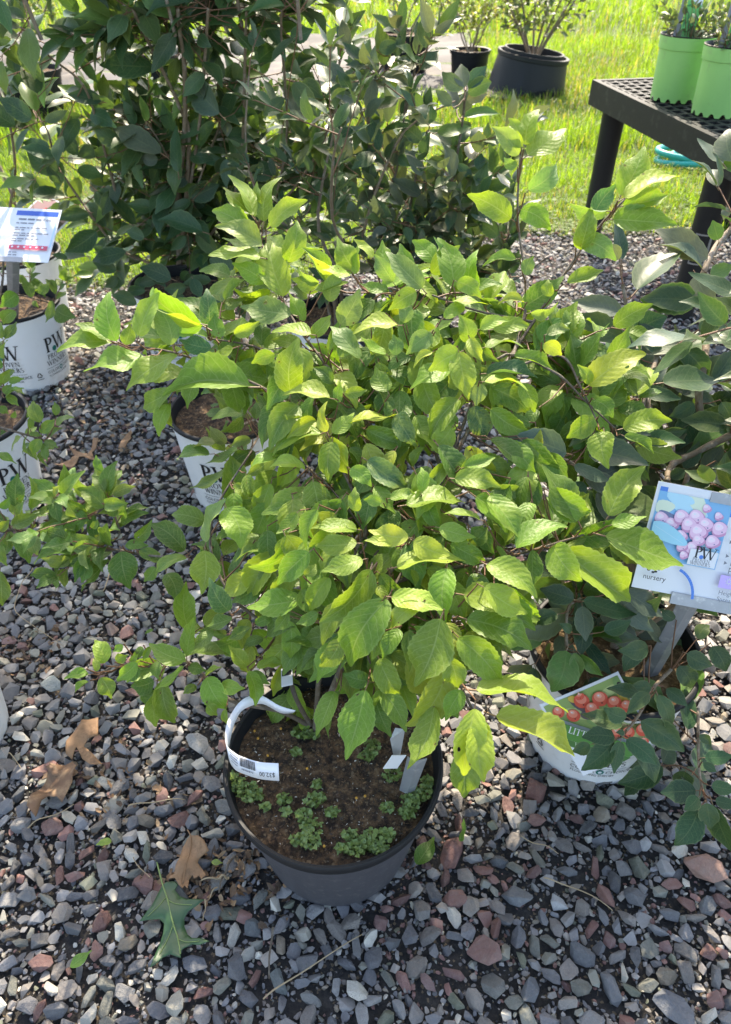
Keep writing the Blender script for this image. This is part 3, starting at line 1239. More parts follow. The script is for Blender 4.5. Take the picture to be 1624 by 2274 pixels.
def lay_stones():
    r = random.Random(21)
    hand = []   # notable stones: (u, v, length px, colour, angle, thickness)
    for u, v, L, c, a in [(1005, 1895, 92, (.20, .105, .095), 2.2), (1077, 2115, 98, (.24, .14, .125), .5), (1560, 1925, 112, (.33, .20, .16), .7),
                          (1190, 1755, 66, (.20, .10, .085), 2.1), (1237, 2005, 62, (.42, .42, .42), 0), (1470, 1978, 50, (.55, .54, .47), 1),
                          (1010, 2160, 66, (.21, .12, .11), .4), (950, 2180, 55, (.22, .14, .13), .9), (1395, 1760, 60, (.42, .40, .33), .3),
                          (1345, 1990, 70, (.23, .12, .10), 1.2), (1290, 2120, 92, (.13, .135, .145), .8), (1100, 2190, 80, (.15, .15, .14), .6),
                          (1150, 1990, 75, (.17, .18, .19), .2), (1405, 1880, 62, (.14, .14, .15), .1), (1360, 2200, 100, (.15, .155, .165), 1.3),
                          (1500, 2240, 110, (.15, .16, .18), .8), (910, 2075, 62, (.13, .13, .14), 2.0), (880, 1935, 52, (.16, .16, .16), .2),
                          (320, 1960, 60, (.22, .125, .11), .4), (115, 1835, 70, (.21, .125, .11), .3), (160, 2060, 80, (.13, .135, .145), .4),
                          (395, 1985, 62, (.16, .16, .15), 1.0), (250, 1985, 40, (.4, .4, .36), .6), (265, 2070, 54, (.52, .5, .43), 1.3),
                          (440, 1650, 74, (.34, .34, .33), .8), (295, 1535, 52, (.20, .115, .10), .2), (250, 1395, 52, (.26, .19, .16), 1.2),
                          (430, 1355, 44, (.19, .115, .10), .3), (115, 1520, 62, (.30, .33, .32), .5), (60, 1990, 66, (.15, .155, .16), .2),
                          (490, 1960, 70, (.15, .155, .15), 1.2), (560, 2060, 60, (.14, .15, .15), .8), (620, 2180, 82, (.14, .155, .15), 1.1),
                          (770, 2140, 62, (.13, .135, .15), .3), (690, 2220, 60, (.2, .2, .19), .4), (845, 2050, 55, (.21, .12, .11), 1.0),
                          (1180, 2200, 80, (.13, .14, .155), 2.2), (1425, 1925, 72, (.15, .155, .12), 1.5), (1260, 1935, 60, (.16, .165, .175), .1),
                          (1575, 2010, 60, (.16, .165, .17), 2.4), (430, 2140, 70, (.13, .14, .16), .1), (60, 2230, 60, (.14, .14, .15), .2),
                          (350, 2240, 70, (.14, .14, .15), .3), (40, 1760, 60, (.14, .145, .15), 2.2), (205, 1795, 50, (.25, .25, .24), .2),
                          (500, 1790, 56, (.2, .2, .19), .1), (470, 1740, 60, (.15, .155, .165), .4), (580, 1995, 62, (.13, .14, .13), 2.1),
                          (1320, 2170, 50, (.5, .48, .38), .4), (1440, 1835, 40, (.55, .52, .40), .2), (1110, 1850, 50, (.14, .14, .15), .6),
                          (1110, 1912, 55, (.11, .115, .12), .1), (940, 1880, 60, (.2, .125, .11), 1.4), (1150, 2080, 66, (.12, .125, .14), 2.0)]:
        p = PZ(u, v, .012)
        d = (p - C0).dot(FW)
        hand.append((p.x, p.y, L * d / FPX * 1.05, c, a))
    big = dart(125000, .0, 1.15, 1.05, 1.5, .008, .042, 31, 3.0, .05) + dart(85000, 1.15, 3.45, 1.5, 2.5, .011, .038, 32, 2.6, .05)
    stones = [(x, y, s, None, None) for x, y, s in big if not any((x - h[0]) ** 2 + (y - h[1]) ** 2 < (.27 * (s + h[2])) ** 2 for h in hand)]
    stones = [t for t in hand + stones if not in_pot(t[0], t[1]) and t[1] < lawn_edge(t[0]) + .12 * r.random()]

    def score(t):
        q = proj((t[0], t[1], .01))
        if q is None or not (-20 < q[0] < 1644 and -10 < q[1] < 2290):
            return 0
        return t[2] / q[2]
    stones.sort(key=lambda t: -score(t))
    singles, rest = stones[:300], stones[300:]
    meshes = []
    for V, T in stone_protos(40, 55, .018):
        meshes.append(np_mesh("stone", V, T, M['stone']))

    def matrix(x, y, s, ang, r, thin=1.0):
        tilt = Matrix.Rotation(r.gauss(0, .20), 3, 'X') @ Matrix.Rotation(r.gauss(0, .20), 3, 'Y')
        R = tilt @ Matrix.Rotation(ang, 3, 'Z')
        return R, Vector((x, y, s * .16 + r.uniform(0, .007)))
    for (x, y, s, c, a) in singles:
        k = r.randrange(len(meshes))
        R, p = matrix(x, y, s, r.uniform(0, 6.28) if a is None else -a, r)
        o = bpy.data.objects.new("stone", meshes[k])
        COL.objects.link(o)
        o.parent = bed
        o.matrix_basis = Matrix.Translation(p) @ R.to_4x4() @ Matrix.Diagonal((s, s * r.uniform(.8, 1.05), s * r.uniform(.8, 1.1), 1))
        if c is None:
            c = stone_col(r, .11 if (x > .0 and y < .6) else .05, .08 if x < -.2 else 0)
        o.color = (*c, 1)
    # the small ones: chips and grit, one mass
    small = []
    rr = random.Random(77)
    for (x, y, s, c, a) in rest:
        small.append((x, y, s, 0))
    for _ in range(26000):
        y = .0 + 1.2 * rr.random()
        x = rr.uniform(-1, 1) * (1.05 + .3 * y)
        small.append((x, y, rr.uniform(.003, .011), 1))
    for _ in range(8000):
        y = 1.2 + 2.2 * rr.random()
        x = rr.uniform(-1, 1) * (.95 + .55 * (y - 1.2))
        small.append((x, y, rr.uniform(.007, .018), 1))
    VV, TT, CC, n = [], [], [], 0
    for (x, y, s, lvl) in small:
        if in_pot(x, y) or y > lawn_edge(x) + .05:
            continue
        V, T = SP[rr.randrange(len(SP))]
        R, p = matrix(x, y, s, rr.uniform(0, 6.28), rr)
        if lvl:
            p.z = rr.uniform(-.001, .006)
        A = np.array(R) * s
        VV.append(V @ A.T + np.array(p)); TT.append(T + n)
        c = stone_col(rr, .13 if (x > .0 and y < .6) else .05, .08 if (x < -.2 or y > 1.4) else 0)
        CC.append(np.tile(np.array(c), (len(V), 1)))
        n += len(V)
    me = np_mesh("gravel", np.concatenate(VV), np.concatenate(TT), M['stone_b'], col=np.concatenate(CC))
    o = bpy.data.objects.new("gravel", me)
    COL.objects.link(o)
    o.parent = bed
    o['kind'] = 'stuff'


# ------------------------------------------------------------------ the big shrub in front
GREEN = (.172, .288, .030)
YELLOW = (.29, .385, .045)  # yellowing leaves, and backlit ones whose sun glow is put into the colour
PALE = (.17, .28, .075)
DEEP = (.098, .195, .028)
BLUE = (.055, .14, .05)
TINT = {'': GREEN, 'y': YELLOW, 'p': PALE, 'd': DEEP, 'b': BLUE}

Dm = interp([(1170, 1600, .84), (1050, 1650, .83), (800, 1400, .84), (830, 1130, .92), (850, 900, 1.0), (1000, 800, .98), (600, 600, 1.12),
             (560, 430, 1.15), (1180, 300, 1.1), (1160, 600, 1.08), (400, 750, 1.02), (200, 780, 1.02), (1390, 430, 1.05), (1450, 1220, .92),
             (1200, 1250, .87), (1300, 850, .97), (250, 1480, 1.0), (420, 1470, .97), (600, 1500, 1.0), (500, 1200, 1.0), (700, 1250, .9),
             (560, 1050, 1.02), (850, 1550, .9), (950, 1450, .83), (1000, 1150, .9), (1060, 500, 1.12)])

LEAVES = [
    (zA, [(475, 240, 310, -15, 85), (460, 235, 280, 60, 70), (500, 245, 490, 25, 85), (530, 270, 640, 0, 110), (570, 300, 800, 140, 110),
          (460, 340, 215, 205, 150), (520, 420, 230, 300, 110, 'p'), (680, 520, 735, 265, 150), (650, 730, 570, 385, 180), (510, 490, 190, 480, 70),
          (545, 640, 335, 525, 130), (570, 690, 305, 655, 70), (700, 840, 385, 790, 140, 'p'), (780, 880, 680, 700, 100), (910, 640, 765, 430, 110),
          (1040, 570, 800, 460, 45, 'y'), (1100, 590, 980, 365, 150), (1095, 590, 1115, 400, 55), (1200, 490, 1080, 380, 50, 'y'),
          (870, 640, 740, 550, 40, 'p'), (870, 690, 700, 620, 110), (1060, 600, 885, 565, 50, 'y'), (1320, 640, 1205, 470, 110, 'p'),
          (1500, 680, 1275, 455, 150, 'p'), (1290, 680, 1115, 650, 80), (1000, 905, 1120, 680, 160, 'p'), (930, 760, 1000, 560, 120, 'p'),
          (840, 690, 1050, 640, 40), (205, 920, 185, 680, 120, 'b'), (350, 960, 505, 880, 90, 'y'), (270, 980, 230, 830, 130),
          (345, 1045, 80, 1180, 110), (600, 1085, 455, 1140, 90), (695, 1325, 745, 980, 195), (820, 985, 940, 845, 90), (955, 1260, 835, 1165, 100, 'd'),
          (820, 960, 575, 950, 60, 'y'), (1120, 1110, 935, 910, 100, 'p'), (930, 1060, 990, 930, 70), (1000, 1100, 1040, 960, 90, 'p'),
          (1340, 1090, 1320, 960, 95, 'p'), (1280, 1080, 1120, 970, 70), (1560, 960, 1400, 1085, 120, 'p'), (1350, 905, 1075, 960, 60, 'y'),
          (1465, 700, 1290, 815, 110), (1400, 890, 1380, 770, 150, 'p'), (935, 1350, 645, 1335, 60, 'y'), (910, 1560, 920, 1370, 75, 'y'),
          (950, 1565, 1085, 1440, 95, 'y'), (1045, 1505, 1410, 1465, 55, 'y'), (1030, 1320, 1165, 1300, 70), (985, 1380, 1000, 1250, 70),
          (830, 1540, 575, 1480, 180, 'd'), (1030, 1400, 1190, 1460, 130, 'd'), (1290, 1310, 1215, 1160, 130)]),
    (zB, [(960, 255, 690, 105, 150), (1020, 200, 1205, 325, 140), (1305, 645, 1525, 570, 100), (1200, 730, 1190, 625, 80), (610, 670, 510, 370, 150),
          (630, 640, 780, 740, 110), (990, 500, 785, 550, 80), (1050, 600, 1100, 480, 110, 'p'), (770, 930, 950, 880, 80, 'y'), (850, 930, 1070, 910, 95),
          (1040, 765, 880, 780, 45, 'y'), (700, 1010, 640, 840, 140), (600, 760, 825, 780, 45, 'y'), (550, 860, 690, 780, 80),
          (650, 1070, 450, 1190, 150, 'y'), (640, 1070, 700, 1360, 160, 'y'), (470, 950, 335, 1080, 120, 'p'), (480, 1070, 365, 1170, 60, 'y'),
          (640, 1150, 340, 1300, 90), (780, 1265, 745, 1405, 110, 'p'), (810, 1200, 1125, 1230, 110, 'b'), (800, 1250, 1065, 1310, 40, 'y'),
          (620, 1190, 465, 1370, 160, 'd'), (980, 1090, 1215, 1180, 100), (1160, 1020, 1270, 1090, 110, 'y'), (800, 1040, 1040, 1045, 40),
          (710, 985, 790, 1130, 95, 'y'), (840, 1290, 1075, 1450, 150, 'd'), (835, 1420, 1080, 1560, 150), (730, 1400, 800, 1624, 150, 'b'),
          (640, 1360, 460, 1620, 160), (1020, 1260, 1105, 1440, 110), (1180, 960, 1320, 930, 60, 'p'), (1080, 830, 1250, 760, 70, 'p')]),
    (zK, [(725, 745, 848, 632, 105, 'p'), (680, 590, 560, 465, 100, 'p'), (695, 555, 630, 465, 60, 'y'), (690, 510, 635, 425, 50), (710, 545, 775, 385, 85),
          (720, 590, 890, 470, 100), (670, 640, 615, 600, 50, 'p'), (1135, 770, 1240, 550, 130), (1150, 780, 1395, 685, 90, 'y'), (1145, 815, 1340, 770, 100),
          (1100, 875, 1385, 900, 125), (1070, 840, 900, 800, 70, 'p'), (955, 1010, 1005, 820, 100), (1010, 870, 1120, 715, 100, 'b'), (960, 965, 1115, 1060, 100, 'p')]),
    (zH, [(680, 650, 1060, 440, 180, 'y'), (715, 745, 840, 865, 130, 'd'), (720, 870, 530, 1000, 150), (780, 955, 810, 1205, 190),
          (905, 935, 1235, 885, 150), (915, 985, 1110, 1105, 90), (610, 1550, 365, 1175, 160, 'd'), (810, 1515, 1055, 1185, 200), (830, 1575, 1065, 1520, 110),
          (790, 1650, 1310, 1850, 230), (440, 1715, 635, 1955, 220), (515, 1750, 955, 2085, 270), (195, 1730, 540, 1590, 130), (20, 1380, 225, 1680, 170),
          (0, 1840, 335, 2065, 180), (-20, 1990, 270, 2165, 170, 'y'), (330, 1270, 250, 1510, 130, 'd'), (250, 1310, 20, 1390, 130, 'd'), (690, 640, 600, 510, 90)]),
    (zC, [(880, 215, 580, 380, 110), (950, 265, 930, 515, 160), (680, 380, 435, 450, 80), (785, 435, 560, 430, 80, 'y'), (870, 570, 515, 710, 170),
          (1165, 380, 1420, 550, 150, 'b'), (1105, 690, 1090, 540, 85), (1060, 430, 1190, 540, 110), (735, 700, 605, 830, 100), (860, 680, 795, 920, 110),
          (1100, 800, 820, 795, 110), (1415, 850, 1170, 805, 140, 'y'), (1320, 880, 1145, 870, 80, 'y'), (1100, 885, 845, 900, 120), (1135, 985, 880, 1060, 120, 'y'),
          (1190, 1050, 870, 1370, 170), (1285, 1230, 1060, 1640, 260), (725, 890, 435, 1030, 140), (810, 940, 615, 1140, 140), (765, 1230, 425, 1280, 150),
          (930, 1095, 820, 1310, 130), (315, 1300, 195, 1095, 130, 'b'), (540, 1130, 330, 1250, 110, 'd'), (300, 670, 390, 920, 200), (170, 930, 150, 1200, 185),
          (175, 880, 300, 610, 60, 'p'), (600, 830, 340, 1010, 120, 'd'), (690, 1360, 690, 1590, 115), (1040, 1260, 890, 1510, 120), (1000, 1480, 870, 1640, 130),
          (860, 1310, 725, 1380, 90), (680, 1310, 590, 1430, 80), (1160, 190, 1420, 280, 150), (1350, 90, 1470, 300, 130, 'b'), (1250, 640, 1140, 620, 70),
          (560, 1010, 520, 1180, 80, 'd'), (780, 1080, 850, 1010, 80)]),
    (zD, [(230, 1215, 545, 1295, 150, 'y'), (570, 1040, 560, 1380, 190), (670, 1200, 1060, 1310, 180, 'y'), (690, 1350, 1090, 1540, 190), (260, 1030, 690, 1000, 150, 'y'),
          (365, 870, 590, 960, 150, 'y'), (590, 890, 800, 1000, 120), (520, 790, 745, 850, 120, 'y'), (320, 650, 680, 640, 130), (220, 610, 400, 600, 70),
          (615, 490, 900, 545, 130), (745, 600, 1020, 865, 150), (675, 420, 865, 360, 90), (840, 570, 1050, 540, 120, 'd'), (1060, 480, 1040, 720, 110, 'd'),
          (410, 570, 410, 420, 80), (600, 175, 470, 320, 150), (770, 740, 540, 710, 60), (700, 880, 820, 780, 110, 'd'), (960, 330, 950, 420, 60, 'd')]),
    (zE, [(425, 510, 550, 730, 150), (445, 710, 590, 960, 150), (340, 700, 220, 1130, 210), (150, 710, 40, 985, 140), (400, 760, 500, 990, 130, 'd'),
          (840, 570, 585, 920, 190, 'y'), (760, 800, 595, 1190, 200), (930, 700, 830, 890, 130), (1010, 815, 940, 1225, 200, 'y'), (1050, 890, 1065, 1265, 215, 'y'),
          (1020, 700, 1580, 840, 170, 'y'), (1140, 860, 1620, 1110, 230, 'y'), (960, 1060, 945, 1360, 180), (850, 500, 900, 700, 140), (550, 330, 445, 510, 110),
          (680, 170, 500, 330, 120, 'y'), (370, 650, 200, 600, 110, 'd'), (180, 710, 120, 1000, 80, 'd'), (440, 705, 375, 825, 55), (800, 265, 640, 680, 270),
          (910, 380, 1175, 675, 210)]),
    (zF, [(370, 400, 310, 260, 105), (270, 470, 120, 500, 50), (270, 515, 190, 585, 40), (345, 490, 410, 620, 105), (325, 450, 300, 370, 45), (440, 390, 515, 350, 70),
          (525, 390, 575, 345, 60), (570, 400, 440, 505, 90), (580, 430, 505, 520, 70, 'd'), (860, 385, 640, 280, 130), (870, 395, 735, 320, 50), (870, 355, 915, 120, 80),
          (855, 420, 665, 570, 70), (990, 490, 1115, 680, 150), (1080, 530, 1230, 555, 90), (1250, 450, 1290, 665, 90), (1250, 430, 1125, 290, 85),
          (1275, 450, 1380, 530, 70), (1300, 425, 1470, 410, 60), (1040, 200, 900, 330, 70, 'd'), (1150, 130, 985, 180, 80, 'd'), (1260, 185, 1110, 265, 60, 'd'),
          (930, 540, 850, 590, 60, 'd'), (1000, 650, 1060, 720, 70), (1110, 680, 1115, 770, 45), (880, 430, 1000, 450, 70, 'd'), (990, 480, 1090, 425, 40),
          (600, 300, 540, 370, 60, 'd'), (650, 300, 605, 385, 50), (690, 390, 700, 500, 80, 'd'), (1340, 250, 1220, 300, 70, 'd'), (1290, 160, 1400, 100, 70, 'd'),
          (480, 290, 420, 330, 60), (250, 440, 200, 470, 40)]),
    (zG, [(690, 840, 655, 545, 135), (820, 810, 945, 545, 130, 'y'), (1200, 750, 905, 520, 130), (1020, 860, 920, 640, 170, 'p'), (640, 830, 445, 735, 60),
          (660, 850, 335, 905, 80), (850, 930, 490, 1020, 150), (1050, 920, 745, 1135, 110), (740, 860, 770, 735, 90), (1190, 740, 920, 645, 70, 'y'),
          (1230, 810, 1015, 800, 60), (1480, 1110, 960, 1170, 200), (1250, 880, 1060, 830, 110, 'b')]),
]

BRANCHES = [  # (points in photo pixels, start radius, end radius)
    ([(700, 1610), (760, 1480), (850, 1300), (985, 1060), (1110, 830), (1185, 715), (1300, 540), (1390, 440)], .0062, .0022),
    ([(1140, 790), (1170, 660), (1150, 480), (1158, 320)], .0036, .0018),
    ([(700, 1610), (720, 1430), (790, 1220), (811, 1170), (765, 1050), (695, 953), (600, 870), (458, 807), (375, 780), (310, 770)], .0055, .0018),
    ([(765, 1050), (700, 900), (593, 782), (462, 751)], .0034, .0016),
    ([(790, 1220), (850, 1010), (745, 840), (644, 698), (590, 560), (555, 500)], .0045, .0018),
    ([(850, 1010), (771, 837), (850, 805), (931, 787)], .0034, .0018),
    ([(800, 1230), (811, 1186), (735, 1085), (662, 1019)], .003, .0016),
    ([(760, 1480), (860, 1330), (923, 1190), (854, 1118)], .0036, .002),
    ([(720, 1430), (800, 1330), (840, 1223), (870, 1321)], .0032, .0018),
    ([(850, 1300), (960, 1270), (1077, 1248), (1178, 1223), (1324, 1179)], .0042, .0018),
    ([(850, 1300), (960, 1340), (993, 1434), (1011, 1496), (1048, 1572), (1066, 1594)], .004, .002),
    ([(760, 1480), (790, 1400), (819, 1463), (841, 1528)], .003, .0016),
    ([(985, 1060), (1100, 800), (1225, 823), (1300, 890), (1368, 953)], .0036, .0016),
    ([(1110, 830), (1241, 789), (1290, 860), (1328, 940)], .003, .0016),
    ([(685, 1600), (617, 1578), (505, 1552), (418, 1472), (330, 1480), (262, 1476), (218, 1501)], .0055, .0016),
    ([(690, 1605), (658, 1552), (636, 1480), (600, 1400), (520, 1330), (470, 1230), (480, 1130), (560, 1000)], .005, .0018),
    ([(985, 1060), (940, 900), (900, 660), (820, 650)], .004, .0018),
    ([(1185, 715), (1060, 690), (960, 655)], .003, .0018),
]


COVER = None


def build_shrub(root, leaves_px, Dfun, branches_px, tint, protos, mat, mat_b, ratio, back=.02, branch_mat='bark', base_d=None, attach=.10,
                fill=0, fill_len=(.08, .16), leaf_len=.06, fill_tint=None, fill_back=(.04, .22), nleaf=5, up=.2, hang=.0, limit=300, seed=1, front_bias=0.35, fill_from=.1, fill_ok=None, stem=1.0):
    r = random.Random(seed)
    polys, entries, twigs = [], [], []
    for pts, r0, r1 in branches_px:
        r0, r1 = r0 * stem, r1 * stem
        P3 = []
        for i, q in enumerate(pts):
            d = q[2] if len(q) > 2 else Dfun(q[0], q[1]) + back
            P3.append(PX(q[0], q[1], d))
        polys.append(branch(root, P3, r0, r1, M[branch_mat]))
    allp = [p for P in polys for p in P]
    A = np.array([p[:] for p in allp]) if allp else np.zeros((0, 3))
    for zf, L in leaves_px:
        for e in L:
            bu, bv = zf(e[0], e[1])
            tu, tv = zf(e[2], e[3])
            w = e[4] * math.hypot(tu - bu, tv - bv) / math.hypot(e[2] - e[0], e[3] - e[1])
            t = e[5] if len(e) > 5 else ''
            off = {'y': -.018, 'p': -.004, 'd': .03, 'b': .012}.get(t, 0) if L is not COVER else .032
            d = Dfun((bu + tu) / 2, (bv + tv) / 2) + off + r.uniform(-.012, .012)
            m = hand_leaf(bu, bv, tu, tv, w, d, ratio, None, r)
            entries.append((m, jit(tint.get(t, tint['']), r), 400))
            b = m @ Vector((0, -.12, -.01))
            if len(A):
                k = int(np.argmin(((A - np.array(b[:])) ** 2).sum(1)))
                q = allp[k]
                if (q - b).length < attach:
                    mid = (q + b) / 2 + Vector((0, 0, -.1 * (q - b).length))
                    twigs.append(([q, mid, b], .0013, .0009))
    ft = fill_tint or tint
    keys = list(ft.keys())
    gl, gt = [], []
    for _ in range(fill):
        P = polys[r.randrange(len(polys))]
        k = r.randrange(int(len(P) * fill_from), len(P))
        p = P[k]
        if fill_ok is not None and not fill_ok(polys.index(P), proj(p), r):
            continue
        away = (p - C0).normalized()
        dv = Vector((r.gauss(0, 1), r.gauss(0, 1), r.gauss(.25, .7))).normalized()
        k2 = dv.dot(away)
        if k2 < 0 and front_bias > .2:
            dv -= away * k2
        dv = (dv + away * front_bias).normalized()
        grow_twig(p + away * (.02 if front_bias > .2 else 0), dv, r.uniform(*fill_len), leaf_len, nleaf, r, gl, gt, up=up, hang=hang, lit=Vector((0, -.7, 0)))
    twigs += gt
    for m in gl:
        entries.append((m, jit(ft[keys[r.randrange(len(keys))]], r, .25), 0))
    twig_mesh(root, twigs, M['twig'])
    return leaf_set(root, entries, protos, M[mat], M[mat_b], limit)


# main pot
potc = Vector((MAINPOT.x, MAINPOT.y, 0))
main = empty("potted_shrub", potc)
tag(main, "large bright yellow-green serrated-leaf shrub in the dusty black pot, front middle", 'potted shrub', 'potted nursery shrubs')
RT_, RB_, HP = .1500, .112, .22
mb = MB()
mb.lathe([(RB_ - .004, 0), (RB_, .004)] + [(RB_ + (RT_ - .006 - RB_) * t, .004 + (HP - .026) * t) for t in (.04, .08, .16, .3, .45, .6, .75, .86, .92, .96, 1)] + [(RT_ - .006, HP - .020)], 192)
mb.lathe([(RB_ - .006, .004), (.001, .004)], 48)
V_, T_, _ = mb.arrays()
ang_ = np.arctan2(V_[:, 1], V_[:, 0])
rib = 1 + .0045 * np.clip(np.sin(ang_ * 24) * 2.2, -1, 1) * np.clip((V_[:, 2] - .006) / .02, 0, 1) * np.clip((.185 - V_[:, 2]) / .02, 0, 1)
V_[:, 0] *= rib
V_[:, 1] *= rib
mb.V = [V_]; mb.T = [T_]; mb.MI = [np.zeros(len(T_))]
pot_main = autosmooth(mb.build("pot", M['black_pot'], main), 50)
mb = MB()
mb.lathe([(RT_ - .0065, HP - .024), (RT_ - .001, HP - .021), (RT_ - .001, HP - .010), (RT_ + .003, HP - .008), (RT_ + .0035, HP - .001), (RT_ + .001, HP + .002),
          (RT_ - .003, HP + .001), (RT_ - .005, HP - .006), (RT_ - .0195, HP * .7), (RB_ - .002, .03)], 96)
autosmooth(mb.build("rim", M['black'], pot_main), 50)
soil_part(main, RT_ - .007, HP - .022, M['soil'], 3, .008)


# liverwort rosettes on the soil
def liverworts():
    mb = MB()
    r = random.Random(4)
    for (x, y, s) in [(300, 780, 70), (230, 740, 60), (340, 800, 50), (410, 870, 30), (640, 930, 55), (690, 1000, 70), (680, 1085, 60), (610, 1075, 50), (700, 830, 60),
                      (740, 810, 35), (620, 420, 50), (690, 430, 40), (590, 540, 30), (1070, 1070, 80), (960, 1130, 60), (1150, 1050, 50), (1010, 1100, 60), (1100, 1120, 60),
                      (1300, 840, 80), (1380, 790, 60), (1270, 910, 50), (1180, 680, 55), (1060, 500, 50), (1030, 560, 50), (815, 905, 40), (920, 1040, 45), (1150, 880, 40),
                      (520, 830, 45), (525, 905, 35), (200, 690, 40), (1400, 720, 40), (450, 180, 70), (530, 190, 60), (480, 220, 50), (720, 740, 35), (880, 1130, 40)]:
        for _ in range(int(s * .95)):
            a, q = r.uniform(0, 6.28), s * math.sqrt(r.random())
            u, v = zP(x + q * math.cos(a), y + q * .8 * math.sin(a))
            p = PZ(u, v, HP - .018 + r.uniform(0, .010))
            if (p.xy - potc.xy).length > RT_ - .006:
                continue
            p = p - potc
            R = r.uniform(.0014, .0042)
            nrm = Vector((r.gauss(0, .45), r.gauss(0, .45), 1)).normalized()
            t1 = nrm.orthogonal().normalized()
            t2 = nrm.cross(t1)
            n = 7
            ph = r.uniform(0, 6.28)
            V = [tuple(p)] + [tuple(p + (t1 * math.cos(6.283 * i / n) + t2 * math.sin(6.283 * i / n)) * R * (1 + .35 * math.cos(i * 3.1 + ph)) + nrm * .0012) for i in range(n)]
            mb.add(V, [(0, 1 + i, 1 + (i + 1) % n) for i in range(n)])
    o = mb.build("liverwort", M['moss'], main, smooth=True)
    o['kind'] = 'stuff'
    mb = MB()
    for (x, y) in [(962, 820), (1015, 808), (500, 395), (585, 325), (360, 455), (765, 1115), (660, 640), (340, 410), (420, 560)]:
        u, v = zP(x, y)
        p = PZ(u, v, HP - .012) - potc
        b = bmesh.new()
        bmesh.ops.create_icosphere(b, subdivisions=1, radius=.0022)
        mb.add([tuple(w.co + p) for w in b.verts], [[w.index for w in f.verts] for f in b.faces])
        b.free()
    o = mb.build("fertiliser_pellets", M['pellet'], main, smooth=True)
    o['kind'] = 'stuff'
    # loose crumbs of bark, perlite and soil
    VV, TT, CC, n = [], [], [], 0
    for _ in range(3600):
        a, q = r.uniform(0, 6.28), (RT_ - .012) * math.sqrt(r.random())
        V, T = SP[r.randrange(len(SP))]
        s = r.uniform(.0012, .005) * (1.6 if r.random() < .06 else 1)
        A = np.array(Matrix.Rotation(r.uniform(0, 6.28), 3, 'Z') @ Matrix.Rotation(r.gauss(0, .5), 3, 'X'))
        VV.append((V * (1, .5, .8)) @ A.T * s + np.array((q * math.cos(a), q * math.sin(a), HP - .020 + r.uniform(0, .006))))
        TT.append(T + n)
        n += len(V)
        c = r.choice([(.03, .02, .012), (.08, .045, .022), (.13, .065, .03), (.22, .12, .05), (.09, .055, .03), (.04, .03, .02)]) if r.random() > .09 else (.5, .47, .4)
        CC.append(np.tile(np.array(c), (len(V), 1)))
    me = np_mesh("soil_crumbs", np.concatenate(VV), np.concatenate(TT), M['stone_b'], col=np.concatenate(CC))
    o = bpy.data.objects.new("soil_crumbs", me)
    COL.objects.link(o)
    o.parent = main
    o['kind'] = 'stuff'


liverworts()
trunk_d = (PZ(700, 1625, HP - .02) - C0).dot(FW)
for b in BRANCHES:
    p0 = b[0][0]
    if p0[0] in (700, 685, 690) and p0[1] > 1590:
        b[0][0] = (p0[0], 1625 if p0[0] == 700 else 1610, trunk_d)
COVER = cov = []
rc = random.Random(99)
while len(cov) < 200:
    a, q = rc.uniform(0, 6.28), math.sqrt(rc.random())
    u, v = 870 + 360 * q * math.cos(a), 1080 + 400 * q * math.sin(a)
    du = (u - 830) * .12 + rc.uniform(-70, 70)
    dv = rc.uniform(35, 115)
    cov.append((u, v, u + du, v + dv, rc.uniform(34, 62) * math.hypot(du, dv) / 95, rc.choice(['d', 'd', '', '', 'y'])))  # yellow ones paint the crown's backlit glow into the leaf colour
LEAVES.append((lambda x, y: (x, y), cov))
print("main", build_shrub(main, LEAVES, Dm, BRANCHES, TINT, SOFT, 'leaf_soft', 'leaf_soft_b', .52, fill=235, leaf_len=.070, fill_len=(.05, .12),
                          fill_ok=lambda i, q, r_: q[1] > 600 and q[0] > 330 and (q[1] > 700 or r_.random() < .6) and not (q[0] < 690 and 820 < q[1] < 1190) and q[1] < 1470,
                          fill_tint={'': GREEN, 'd': DEEP, 'e': (.125, .23, .03), 'y': (.19, .30, .035)}, nleaf=4, up=.05, hang=.6, seed=3, front_bias=.3, fill_from=.22, limit=300, stem=.72, back=.055))

# ------------------------------------------------------------------ other potted shrubs
def potted(label, rim_u, rim_v, H=.24, rt=.130, rb=.104, rot_extra=0.0, logos=(0.0, .21, -.21), soil='soil', rim='black', scal=True):
    c = PZ(rim_u, rim_v, H)
    root = empty("potted_shrub", (c.x, c.y, 0))
    tag(root, label, 'potted shrub', 'potted nursery shrubs')
    white_pot(root, face((c.x, c.y)) + rot_extra, rt, rb, H, logos, rim, scal)
    soil_part(root, rt - .009, H - .025, M[soil], rim_u * .01, .007)
    POTS_XY.append((c.x, c.y, rb))
    return root


POTS_XY.append((potc.x, potc.y, RB_))
DARK = {'': (.036, .082, .032), 'p': (.085, .12, .085), 'l': (.08, .16, .035), 'b': (.032, .072, .038), 'g': (.11, .14, .095)}

